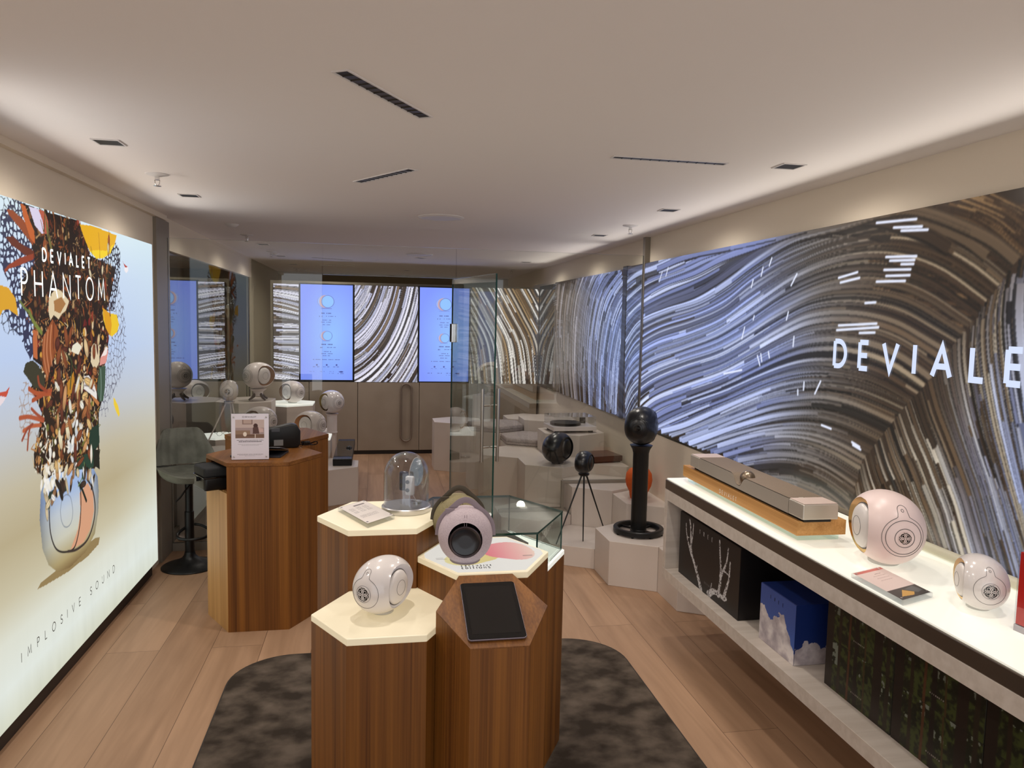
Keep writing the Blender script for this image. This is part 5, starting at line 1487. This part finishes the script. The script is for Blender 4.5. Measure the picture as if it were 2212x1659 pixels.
# ------------------------------------------------------------------ things on the desk
sg = thing('sign_stand', 'white upright desk sign with a room picture and four studs', 'sign', (-.690, 4.43, .9765), math.radians(1.5))
MB().box(-.1035, .1035, -.006, .006, 0, .268).obj('acrylic_block', m_acryl, sg, bevel=.001, seg=1)
cvp = Canvas(.203, .262, .0015, -.1015, .003, (226, 220, 230))
cvp.rect(-.080, .076, .125, .232, (168, 148, 146))
cvp.rect(-.080, .076, .185, .232, (196, 176, 170)); cvp.rect(-.042, .014, .205, .232, (140, 116, 108)); cvp.rect(-.036, .008, .209, .232, (184, 160, 150))
cvp.rect(-.080, -.0, .125, .170, (150, 122, 102)); cvp.rect(-.080, .076, .125, .148, (124, 96, 80))
cvp.ell(.030, .196, .012, .013, (74, 50, 46)); cvp.poly([(.016, .188), (.044, .190), (.050, .150), (.014, .150)], (92, 66, 62)); cvp.poly([(.044, .186), (.070, .180), (.072, .160), (.050, .158)], (206, 176, 170))
cvp.ell(-.028, .148, .010, .013, (236, 222, 206)); cvp.rect(-.018, .028, .139, .141, (90, 66, 54)); cvp.rect(.026, .030, .126, .148, (226, 212, 200))
rr = random.Random(3)
def fake_lines(cv_, v, u0, u1, th, col):
    u = u0
    while u < u1:
        w = rr.uniform(.003, .009); cv_.rect(u, min(u+w, u1), v, v+th, col); u += w+.0018
for v, w, th, c in ((.111, .072, .0036, (70, 62, 66)), (.103, .062, .0036, (70, 62, 66)), (.089, .066, .0022, (140, 132, 138)), (.083, .046, .0022, (140, 132, 138)), (.031, .070, .002, (150, 142, 148)), (.026, .060, .002, (150, 142, 148)), (.021, .03, .002, (150, 142, 148))):
    fake_lines(cvp, v, -w, w, th, c)
cvp.ell(-.037, .247, .0045, .005, (90, 84, 90)); cvp.ell(-.037, .247, .003, .0034, (226, 220, 230))
cvp.obj('print', (-.1015, -.0066, .003), (1, 0, 0), (0, 0, 1), picture_mat('sign_paper', rough=.5), sg)
lettering('lettering', 'DEVIALET', (-.027, -.0068, .244), (1, 0, 0), (0, 0, 1), .0062, .0016, m_ink, sg, width=.060, lift=.0004)
for x in (-.088, .088):
    for z in (.020, .247):
        o = MB().lathe([(0, 0), (.0045, 0), (.0045, .004), (0, .005)], 14, cap=False).obj('stud', m_steel, sg, smooth=True)
        o.rotation_euler = (PI/2, 0, 0); o.location = (x, -.006, z)
# laptop behind the sign
lp = thing('laptop', 'slim grey laptop with its lid nearly shut, behind the desk sign', 'laptop', (-.660, 4.59, .9765), math.radians(-8))
MB().prism(round_rect(-.145, .145, -.10, .10, .01, 4), 0, .011).obj('keyboard_base', M('laptop_dark', (46, 46, 52), .4, .3), lp, bevel=.001, seg=1)
lid = MB().prism(round_rect(-.145, .145, -.195, .0, .01, 4), .0, .006)
lid = lid.obj('lid', M('laptop_grey', (108, 108, 114), .35, .6), lp, bevel=.001, seg=1); lid.location = (0, .099, .0125); lid.rotation_euler = (math.radians(-13), 0, 0)
# card terminal / telephone block
tm = thing('desk_telephone', 'bulky black desk telephone with a coiled cord beside the laptop', 'telephone', (-.560, 4.835, .977), math.radians(12))
prof = [(-.115, 0), (.085, 0), (.105, .02), (.105, .105), (.085, .142), (.055, .150), (-.115, .118)]
mb = MB(); n = len(prof)
mb.add([(p[0], -.04, p[1]) for p in prof]+[(p[0], .045, p[1]) for p in prof], [tuple(range(n)), tuple(range(n, 2*n))[::-1]]+[(i, n+i, n+(i+1) % n, (i+1) % n) for i in range(n)])
mb.obj('housing', m_black, tm, bevel=.008, seg=3, smooth=True)
MB().box(-.055, .0, -.0425, -.0395, .018, .055).obj('type_label', M('label_grey', (120, 120, 120), .5), tm)
MB().box(-.07, -.02, -.046, -.0405, .105, .128).obj('clip', M('clip_grey', (70, 72, 78), .4), tm, bevel=.002)
coil = [(.115+.05*k/60, .012*math.cos(k*.9), .02+.012*math.sin(k*.9)) for k in range(61)]
MB().tube(coil, .0035, 6).obj('coiled_cord', m_blackgloss, tm, smooth=True)
MB().tube(smooth_path([(.165, .01, .012), (.20, -.01, .03), (.215, .0, .018), (.20, .02, .006), (.16, .03, .006), (.11, .03, .01)], 6), .0035, 6).obj('cable', m_blackgloss, tm, smooth=True)

# black carry case in the cubby
cs = thing('carry_case', 'black zipped hard case sticking out of the desk cubby', 'case', (-.845, 4.545, .8035), math.radians(30))
MB().prism(round_rect(-.155, .115, -.095, .095, .02, 5), 0, .075).obj('lower_shell', m_black, cs, bevel=.012, seg=3, smooth=True)
MB().prism(round_rect(-.155, .115, -.095, .095, .02, 5), .0755, .132).obj('lid', M('case_fabric', (24, 26, 28), .75), cs, bevel=.012, seg=3, smooth=True)
rp = round_rect(-.157, .117, -.097, .097, .021, 5)
MB().tube([(x, y, .0755) for x, y in rp], .0035, 6, closed=True).obj('zip', m_blackgloss, cs, smooth=True)
MB().box(-.175, -.156, -.02, .0, .05, .075).obj('zip_pull', m_blackgloss, cs, bevel=.002)
MB().box(.03, .045, -.112, -.099, .03, .068).obj('zip_pull', m_blackgloss, cs, bevel=.002)

# ------------------------------------------------------------------ bar stool
stl = thing('bar_stool', 'grey velvet bar stool with ribbed back on a black pedestal', 'bar stool', (-1.285, 5.56, 0))
MB().lathe([(0, 0), (.19, 0), (.192, .006), (.185, .012), (.12, .035), (.06, .06), (.040, .085), (.034, .11), (0, .11)], 56, cap=False).obj('base', m_black, stl, smooth=True)
MB().lathe([(0, .10), (.0315, .10), (.0315, .40), (.026, .405), (.026, .60), (0, .60)], 28, cap=False).obj('column', m_black, stl, smooth=True)
MB().tube(smooth_path([(.0, .03, .30), (-.06, -.06, .262), (-.04, -.14, .248), (.04, -.17, .242), (.13, -.13, .245), (.15, -.04, .262), (.08, .02, .29), (.02, .03, .30)], 8), .010, 10).obj('footrest', m_black, stl, smooth=True)
MB().tube(smooth_path([(.02, -.05, .60), (.0, -.09, .575), (-.03, -.12, .53), (-.055, -.14, .505)], 6), .006, 8).obj('lever', m_black, stl, smooth=True)
m_vel = noise_mat('grey_velvet', (98, 100, 92), (122, 124, 115), (9, 9, 9), 4, .8, spec=.25)
fa = math.radians(24)       # the seat looks to the front right
ca, sa = math.cos(fa), math.sin(fa)
def sr(p):  # seat frame: +x right of sitter, -y front
    x, y, z = p
    return (x*ca - y*sa, x*sa + y*ca, z)
mb = MB()
def seat(u, v):
    a = 2*PI*u
    r = .215
    rho = v
    x = r*1.0*rho*math.copysign(abs(math.cos(a))**.7, math.cos(a)); y = r*.95*rho*math.copysign(abs(math.sin(a))**.7, math.sin(a))
    dip = .035*(1-rho**2)
    side = .045*(abs(x)/.235)**2.4
    z = .70-dip+side-.05*max(0, (-y-.12)/.12)**2
    return sr((x, y, z))
mb.grid(seat, 48, 12, closed_u=True)
def seat_b(u, v):
    a = 2*PI*u; r = .215; rho = 1-v
    x = r*1.0*rho*math.copysign(abs(math.cos(a))**.7, math.cos(a)); y = r*.95*rho*math.copysign(abs(math.sin(a))**.7, math.sin(a))
    side = .045*(abs(x)/.235)**2.4
    return sr((x, y, .70+side-.05*max(0, (-y-.12)/.12)**2-.085*(1-rho**4)**.6))
mb.grid(seat_b, 48, 12, closed_u=True)
mb.obj('seat', m_vel, stl, smooth=True)
mb = MB()
def back(u, v, off):
    # u across (-1..1), v up
    x = (-.205+.41*u)*(1-.16*v**2.5)
    rib = .007*abs(math.sin(u*PI*7))
    bend = .16*(abs(x)/.215)**2.2*(1-.35*v)
    corner = .10*max(0, (abs(u-.5)*2-.62)/.38)**2
    return sr((x, .20-bend+.045*v-(rib if off == 0 else -.028), .71+(.255-corner)*v+.03*(1-v)*(abs(x)/.235)**2))
mb.grid(lambda u, v: back(u, v, 0), 57, 10)
mb.grid(lambda u, v: back(1-u, v, 1), 57, 10)
A, B = 57*10, 0
for j in range(9):
    for (p, q) in ((0, 56), (56, 0)):
        mb.f.append((p*10+j, p*10+j+1, 570+q*10+j+1, 570+q*10+j)); mb.mi.append(0)
for i in range(56):
    mb.f.append((i*10+9, (i+1)*10+9, 570+(55-i)*10+9, 570+(56-i)*10+9)); mb.mi.append(0)
mb.obj('backrest', m_vel, stl, smooth=True)

# ------------------------------------------------------------------ counter: soundbar on a wooden plinth
sb = thing('soundbar_plinth', 'oak presentation block with white lettering under the soundbar', 'plinth', (1.825, 3.35, .9167), math.radians(-.9))
MB().box(-.085, .10, -.575, .575, 0, .026).obj('acrylic_riser', glass_mat('riser_acrylic', (240, 250, 246), 1.45), sb)
mo = veneer_mat('oak_block', (176, 124, 64), (212, 160, 98))
for n_ in mo.node_tree.nodes:
    if n_.type == 'MAPPING':
        q_ = n_.inputs['Scale'].default_value; n_.inputs['Scale'].default_value = (q_[0], q_[2], q_[0])
MB().box(-.105, .115, -.60, .60, .0265, .088).obj('oak_block', mo, sb, bevel=.001, seg=1)
lettering('lettering', 'DEVIALET', (-.1055, .125, .0385), (0, -1, 0), (0, 0, 1), .018, .003, M('white_print', (240, 232, 222), .5), sb, width=.185, lift=.0005)
br = thing('soundbar', 'long silver soundbar with a ball in its middle notch on the oak block', 'soundbar', (1.795, 3.28, 1.005), math.radians(-.9))
MB().box(-.060, .060, -.55, .55, .0, .0145).obj('shadow_gap', m_black, br)
m_sil = M('warm_silver', (196, 188, 176), .35, .45)
m_top_f = noise_mat('bronze_mesh', (112, 96, 80), (128, 112, 94), (400, 400, 400), 1, .6)
for s in (-1, 1):
    MB().box(-.078, .078, min(s*.572, s*.458), max(s*.572, s*.458), .015, .078).obj('end_cap', m_sil, br, bevel=.004)
    MB().box(-.074, .074, min(s*.568, s*.462), max(s*.568, s*.462), .0782, .0815).obj('cap_top', M('cap_blush', (206, 186, 176), .4), br, bevel=.001, seg=1)
def dip(y): return .047*math.exp(-(abs(y)/.046)**3)
ys = [-.4565+.913*i/80 for i in range(81)]
def outline(zt): return [(y, zt-dip(y)) for y in ys]
mb = MB()
top = outline(.0775)
poly = [(ys[0], .015), (ys[-1], .015)] + top[::-1]
n = len(poly)
mb.add([(-.078, p[0], p[1]) for p in poly]+[(-.066, p[0], p[1]) for p in poly], [tuple(range(n)), tuple(range(n, 2*n))[::-1]]+[(i, (i+1) % n, n+(i+1) % n, n+i) for i in range(n)])
mb.obj('front_panel', m_sil, br)
mb = MB()
def tp(u, v):
    y = ys[0]+(ys[-1]-ys[0])*u; x = -.0775+.1555*v
    return (x, y, .0805-dip(y)*math.exp(-((x+.078)/.06)**2))
mb.grid(tp, 121, 24)
mb.obj('mesh_top', m_top_f, br, smooth=True)
MB().box(-.065, .078, -.4565, .4565, .015, .034).obj('body', m_black, br)
mb = MB(); mb.grid(lambda u, v: (.036*math.sin(PI*v)*math.cos(2*PI*u)-.030, .036*math.sin(PI*v)*math.sin(2*PI*u), .066+.036*math.cos(PI*v)), 40, 24, closed_u=True)
mb.obj('ball', M('bronze_ball', (140, 124, 106), .3, .8), br, smooth=True)

def leaflet(name, label, pts, z, th, paint, w, h, group):
    """clear block holder lying down with a printed card; pts = corners anticlockwise from card's lower left"""
    c = np.mean(np.array(pts), 0)
    t = thing(name, label, 'sign', (c[0], c[1], z), 0, group)
    L_ = [(p[0]-c[0], p[1]-c[1]) for p in pts]
    MB().prism(L_, 0, th).obj('acrylic_block', m_acryl, t, bevel=.0008, seg=1)
    a, b, d = np.array(L_[0]), np.array(L_[1]), np.array(L_[3])
    cvx = Canvas(w, h, .002, 0, 0, (222, 214, 208)); paint(cvx)
    U = (b-a)/w*.95; V_ = (d-a)/h*.95; o = a+(b-a)*.025+(d-a)*.025
    cvx.obj('print', (o[0], o[1], th+.0005), (U[0], U[1], 0), (V_[0], V_[1], 0), picture_mat('card_print', rough=.3), t)
    for p in L_:
        q = np.array(p)*.86
        MB().lathe([(0, 0), (.004, 0), (.004, .0016), (0, .002)], 12, (q[0], q[1], th+.0008), cap=False).obj('stud', m_chrome, t)
    return t
def card_a(cv_):
    cv_.rect(.06, .12, .185, .197, (120, 112, 112))
    for v in (.168, .158, .148, .138, .128, .118):
        for u in (.02, .055, .09): fake_lines(cv_, v, u, u+.026, .0025, (150, 144, 142))
    for v in (.08, .07, .06): fake_lines(cv_, v, .02, .11, .0025, (160, 152, 150))
leaflet('sign_holder', 'clear acrylic price card holder lying beside the glass dome', [(-.017, 2.462), (.074, 2.568), (-.034, 2.800), (-.124, 2.694)], 1.1085, .014, card_a, .14, .22, 'acrylic card holders')
def card_b(cv_):
    cv_.a[:] = (226, 206, 200)
    cv_.rect(0, .14, .232, .25, (206, 112, 104))
    for v in (.19, .17, .15): fake_lines(cv_, v, .05, .11, .003, (186, 160, 154))
    fake_lines(cv_, .205, .07, .10, .005, (150, 120, 112))
    cv_.rect(0, .14, 0, .075, (64, 62, 60)); cv_.poly([(.02, .02), (.06, .06), (.09, .03), (.07, .012)], (206, 160, 84)); cv_.poly([(.07, .06), (.12, .07), (.13, .03), (.10, .02)], (96, 98, 98))
leaflet('sign_holder', 'clear acrylic card holder with red edged print on the counter before the blush speaker', [(1.668, 2.062), (1.822, 2.118), (1.806, 2.380), (1.668, 2.330)], .9167, .016, card_b, .14, .25, 'acrylic card holders')

# red acrylic block at the right edge
rb = thing('acrylic_award', 'clear acrylic block with red panels standing at the right end of the counter', 'acrylic block', (1.965, 1.83, .9167), math.radians(6))
MB().box(-.095, .095, -.028, .028, .0, .02).obj('base', M('grey_base', (176, 172, 178), .2), rb, bevel=.001, seg=1)
MB().box(-.095, .095, -.028, .028, .0205, .242).obj('clear_block', m_acryl, rb, bevel=.001, seg=1)
m_red = M('red_panel', (206, 44, 40), .25, spec=.5)
MB().box(-.092, -.084, -.024, .024, .022, .238).obj('red_panel', m_red, rb)
MB().box(-.058, .088, -.010, .010, .022, .238).obj('red_panel', m_red, rb)

# ------------------------------------------------------------------ boxes in the shelf
SZ = .3940
def carton(label, x0, x1, y0, y1, z0, z1, mat, group, faces=()):
    """faces: list of (side, canvas) prints"""
    t = thing('product_box', label, 'box', ((x0+x1)/2, (y0+y1)/2, z0), 0, group)
    hx_, hy__ = (x1-x0)/2, (y1-y0)/2
    MB().box(-hx_, hx_, -hy__, hy__, 0, z1-z0).obj('carton', mat, t, bevel=.002, seg=1)
    for side, c, m in faces:
        if side == 'front': c.obj('print', (-hx_-.0012, hy__, 0.0), (0, -1, 0), (0, 0, 1), m, t)
        else: c.obj('print', (-hx_, -hy__-.0012, 0.0), (1, 0, 0), (0, 0, 1), m, t)
    return t
m_carton = picture_mat('carton_print', rough=.42, spec=.4)
w, h = .71, .352
ca_ = Canvas(w, h, .0022, 0, 0, (26, 21, 20))
bone = (206, 204, 204)
def ant(pts, wd): ca_.stroke([tuple(p[:2]) for p in smooth_path([(p[0], p[1], 0) for p in pts], 6)], wd, bone, taper=True)
ant([(.30, .0), (.255, .06), (.20, .12), (.165, .16), (.15, .23), (.14, .30), (.125, .335)], .034)
ant([(.165, .15), (.12, .20), (.09, .25), (.08, .30)], .022); ant([(.15, .19), (.17, .26), (.175, .325)], .02); ant([(.10, .23), (.125, .235)], .012); ant([(.235, .085), (.24, .115)], .014)
ant([(.39, .01), (.44, .045), (.50, .055), (.56, .05), (.585, .06)], .045)
ant([(.50, .05), (.515, .12), (.515, .19), (.50, .26), (.49, .325)], .032); ant([(.515, .15), (.55, .20), (.575, .25), (.585, .315)], .026); ant([(.56, .06), (.585, .12), (.605, .17), (.61, .25)], .03); ant([(.545, .19), (.60, .185)], .016); ant([(.41, .025), (.42, .08)], .014)
nz = vnoise(ca_.a.shape[:2], 2.5, 4, 1)
mk = (ca_.a[..., 0] > 120) & (nz > .62); ca_.a[mk] = (90, 84, 84)
tb = carton('large black carton printed with white antlers, first on the shelf', 1.715, 2.12, 3.215, 3.925, SZ, SZ+h+.002, M('black_carton', (22, 18, 18), .4), 'cartons on the counter shelf', [('front', ca_, m_carton)])
lettering('lettering', 'TREE', (-.2035, .10, .295), (0, -1, 0), (0, 0, 1), .020, .0042, M('carton_grey', (176, 172, 172), .5), tb, width=.155, xs=.75, lift=.0006)
lettering('lettering', 'DEVIALET', (-.2035, .02, .052), (0, -1, 0), (0, 0, 1), .009, .0018, M('carton_grey2', (130, 126, 126), .5), tb, width=.10, lift=.0006)
def cloud(cv_, tops, seed):
    X, Y = np.meshgrid(cv_.U, cv_.V)
    n = vnoise(X.shape, 13, seed, 3)
    n2 = vnoise(X.shape, 22, seed+9, 4)
    edge = np.interp(X[0], [p[0] for p in tops], [p[1] for p in tops])[None, :]+(n-.5)*.055
    m = Y < edge
    sh_ = np.clip(.5+2.2*(n2-.5)+(Y-edge*.6)*2.0, 0, 1)[..., None]
    c = np.array((168, 158, 164), float)*(1-sh_)+np.array((232, 224, 222), float)*sh_
    cv_.a[m] = c[m]
cb = Canvas(.285, .256, .002, 0, 0, (58, 88, 166)); 
yy = np.linspace(0, 1, cb.ny)[:, None, None]; cb.a[:] = np.array((70, 104, 184), float)*(1-yy)+np.array((58, 84, 156), float)*yy
cloud(cb, [(0, .15), (.03, .17), (.06, .13), (.09, .12), (.14, .165), (.19, .185), (.23, .13), (.285, .06)], 7)
cs_ = Canvas(.30, .256, .002, 0, 0, (22, 46, 112)); cloud(cs_, [(0, .05), (.04, .10), (.09, .105), (.12, .07), (.17, .09), (.22, .06), (.30, .08)], 8)
cs_.rect(.145, .23, .15, .215, (176, 166, 156)); 
for k in range(9): cs_.rect(.155+k*.008, .158+k*.008, .158, .205, (140, 130, 122))
bb = carton('blue carton with printed clouds and a pale label, second on the shelf', 1.722, 2.02, 2.742, 3.027, SZ, SZ+.258, M('blue_carton', (22, 46, 112), .45), 'cartons on the counter shelf', [('front', cb, m_carton), ('side', cs_, m_carton)])
lettering('lettering', 'TREE', (-.1502, .060, .213), (0, -1, 0), (0, 0, 1), .014, .0028, M('navy_print', (26, 34, 66), .6), bb, width=.105, xs=.6, lift=.0006)
def forest(w, h, seed):
    c = Canvas(w, h, .0025, 0, 0, (22, 24, 12))
    n = vnoise(c.a.shape[:2], 7, seed, 3); n2 = vnoise(c.a.shape[:2], (22, 14), seed+3, 3)
    k = np.clip((n-.42)*5, 0, 1)[..., None]
    c.a[:] = np.array((26, 27, 15), float)*(1-k)+np.array((58, 66, 30), float)*k
    X, Y = np.meshgrid(c.U, c.V)
    hi = (n2 > .58) & (n > .52) & (Y > h*.55); c.a[hi] = (112, 118, 106)
    r = np.random.default_rng(seed)
    for u, wd, col in ((.02, .05, (34, 25, 19)), (.085, .016, (40, 30, 20)), (.14, .012, (78, 48, 28)), (.185, .022, (30, 22, 17)), (.235, .008, (64, 48, 26)), (.30, .045, (36, 26, 20)), (.355, .02, (40, 32, 22))):
        c.stroke([(u*w/.385, -.01), (u*w/.385+r.normal(0, .004), h+.01)], wd, col)
    for k in range(8): c.rect(.165+k*.008, .169+k*.008, .045, .049, (130, 122, 114))
    return c
fw, fh = .385, .196
m_fc = M('forest_carton', (40, 40, 28), .42)
for i, (ya, yb) in enumerate(((2.205, 2.590), (1.815, 2.200), (1.425, 1.810))):
    for j in range(2):
        lab = 'forest printed carton, %s of the %s pair on the counter shelf' % (('lower', 'upper')[j], ('first', 'middle', 'last and darkest')[i])
        carton(lab, 1.765, 2.12, ya, yb, SZ+j*(fh+.001), SZ+j*(fh+.001)+fh, m_fc, 'forest printed cartons', [('front', forest(fw, fh, 60+i), m_carton)])

# ------------------------------------------------------------------ things in the rear room
tt = thing('record_player', 'white record player with black platter under a clear lid', 'record player', (1.865, 6.965, .7485), math.radians(4))
for x in (-.17, .17):
    for y in (-.12, .12):
        MB().lathe([(0, 0), (.022, 0), (.022, .022), (0, .022)], 16, (x, y, 0), cap=False).obj('foot', m_black, tt)
MB().box(-.215, .215, -.165, .165, .0225, .062).obj('base', w_matt, tt, bevel=.004)
MB().lathe([(0, .0625), (.145, .0625), (.148, .066), (.148, .088), (0, .088)], 48, (-.045, 0, 0), cap=False).obj('platter', m_black, tt, smooth=True)
MB().tube([(.165, .09, .10), (.15, -.02, .104), (.075, -.09, .098)], .005, 8).obj('tonearm', m_black, tt, smooth=True)
MB().lathe([(0, .0625), (.03, .0625), (.03, .115), (0, .115)], 20, (.165, .10, 0), cap=False).obj('arm_mount', m_black, tt)
mb = MB()
mb.box(-.21, .21, -.16, .16, .0635, .155)
mb.f = mb.f[1:]; mb.mi = mb.mi[1:]
mb.obj('clear_lid', m_acryl, tt, fix=False)
am = thing('amplifier', 'flat bronze amplifier box on the white plinth near the right wall', 'amplifier', (2.035, 6.485, .5505), math.radians(10))
MB().box(-.145, .145, -.145, .145, .012, .062).obj('housing', M('bronze_brown', (92, 70, 62), .25, .6), am, bevel=.004)
MB().box(-.13, .13, -.13, .13, 0, .0125).obj('base', m_black, am)
dk = thing('soundbar', 'long black soundbar lying on the low white plinth behind the desk', 'soundbar', (-.298, 8.03, .3485), 0)
MB().box(-.092, .092, -.61, .61, .0, .068).obj('housing', m_black, dk, bevel=.006)
MB().box(-.088, .088, -.48, .48, .0682, .071).obj('top_panel', m_blackgloss, dk, bevel=.001, seg=1)
mb = MB(); mb.grid(lambda u, v: (.034*math.sin(PI*v)*math.cos(2*PI*u)+.045, .034*math.sin(PI*v)*math.sin(2*PI*u), .060+.034*math.cos(PI*v)), 28, 16, closed_u=True)
mb.obj('ball', m_black, dk, smooth=True)
o = MB().lathe([(0, 0), (.048, 0), (.050, .003), (.050, .018), (.046, .021), (0, .021)], 36, cap=False).obj('remote_puck', M('puck_silver', (190, 182, 176), .3, .6), smooth=True); o.location = (-.487, 7.47, .3485)
tag(o, 'small silver round remote on the low white plinth behind the desk', 'remote')
# eyeglass frame like wire on the small lit plinth
mb = MB()
for s in (-1, 1): mb.tube([(s*.03+.024*math.cos(2*PI*i/24), 0, .022+.018*math.sin(2*PI*i/24)) for i in range(24)], .0014, 6, closed=True)
mb.tube([(-.008, 0, .026), (.008, 0, .026)], .0014, 6)
for s in (-1, 1): mb.tube([(s*.054, 0, .026), (s*.056, .10, .024), (s*.056, .12, .003)], .0014, 6)
o = mb.obj('eyeglasses', m_black); o.location = (-1.32, 6.98, .7205); o.rotation_euler = (0, 0, .5)
tag(o, 'thin black eyeglasses on the small lit plinth', 'eyeglasses')
# ------------------------------------------------------------------ camera
def cam_axes(pitch, roll, yaw):
    fwd = Vector((math.sin(yaw)*math.cos(pitch), math.cos(yaw)*math.cos(pitch), -math.sin(pitch)))
    right = Vector((math.cos(yaw), -math.sin(yaw), 0))
    up = right.cross(fwd)
    return (right*math.cos(roll)+up*math.sin(roll), -right*math.sin(roll)+up*math.cos(roll), fwd)
r_, u_, f_ = cam_axes(PITCH, math.radians(1.2), YAW)
cd = bpy.data.cameras.new('camera'); cam = bpy.data.objects.new('camera', cd); COL.objects.link(cam)
cd.sensor_width = 36.0; cd.lens = 36.0*1620/2212
cd.clip_start = .02
cam.matrix_world = Matrix(((r_.x, u_.x, -f_.x, 0), (r_.y, u_.y, -f_.y, 0), (r_.z, u_.z, -f_.z, 1.80), (0, 0, 0, 1)))
SC.camera = cam

# ------------------------------------------------------------------ light: the ceiling fittings and the mall outside
def lamp(name, loc, energy, color, size=.05, angle=168, blend=.9, rot=(0, 0, 0)):
    l = bpy.data.lights.new(name, 'SPOT'); l.energy = energy; l.color = color
    l.spot_size = math.radians(angle); l.spot_blend = blend; l.shadow_soft_size = size
    o = bpy.data.objects.new(name, l); COL.objects.link(o); o.location = loc; o.rotation_euler = rot
    return o
warm = (1.0, .92, .83)
for y in (2.05, 3.45, 4.84, 6.26, 7.9, 9.33): lamp('left_row_lamp', (-1.09, y, ZC-.006), LW_L, warm)
for y in (1.7, 3.11, 4.49, 5.95, 7.4, 8.96): lamp('right_row_lamp', (1.80, y, ZC-.006), LW_R, warm)
for x, y in ((.53, 8.89), (.47, 11.28)): lamp('middle_lamp', (x, y, ZC-.006), LW_L, warm)
for x, y, a in ((.037, 2.495, 58), (.045, 3.865, -58), (1.256, 3.14, 0), (-.5, 9.5, 26), (-.5, 10.68, -26)):
    lamp('slot_lamp', (x, y, ZC-.008), LW_S, warm, .03)
# added fill strips above the light box and displays brighten ceiling and upper walls
def strip(loc, length, energy, tilt):
    l = bpy.data.lights.new('fill_strip', 'AREA'); l.shape = 'RECTANGLE'; l.size = .02; l.size_y = length; l.energy = energy; l.color = (1.0, .95, .88); l.spread = math.radians(95)
    o = bpy.data.objects.new('fill_strip', l); COL.objects.link(o); o.location = loc
    z = -Vector(tilt).normalized(); y = Vector((0, 1, 0)); x = y.cross(z)
    o.rotation_euler = Matrix(((x.x, y.x, z.x), (x.y, y.y, z.y), (x.z, y.z, z.z))).to_euler()
    return o
strip((2.172, 3.98, 2.306), 4.7, FILL*4.7, (-.92, 0, .38))
strip((2.172, 7.76, 2.295), 2.5, FILL*2.5, (-.92, 0, .38))
strip((-1.44, 3.98, 2.270), 2.8, FILL*2.8, (.92, 0, .38))
w = bpy.data.worlds.new('mall'); SC.world = w; w.use_nodes = True
w.node_tree.nodes['Background'].inputs[0].default_value = (1.0, 1.0, 1.02, 1)
w.node_tree.nodes['Background'].inputs[1].default_value = WORLD
SC.view_settings.view_transform = 'Standard'; SC.view_settings.look = 'None'
SC.view_settings.exposure = EXPO; SC.view_settings.gamma = 1.0
SC.view_settings.use_curve_mapping = False
SC.cycles.max_bounces = 10; SC.cycles.transparent_max_bounces = 24; SC.cycles.glossy_bounces = 5
SC.cycles.caustics_reflective = False; SC.cycles.caustics_refractive = False
SC.cycles.sample_clamp_indirect = 6.0
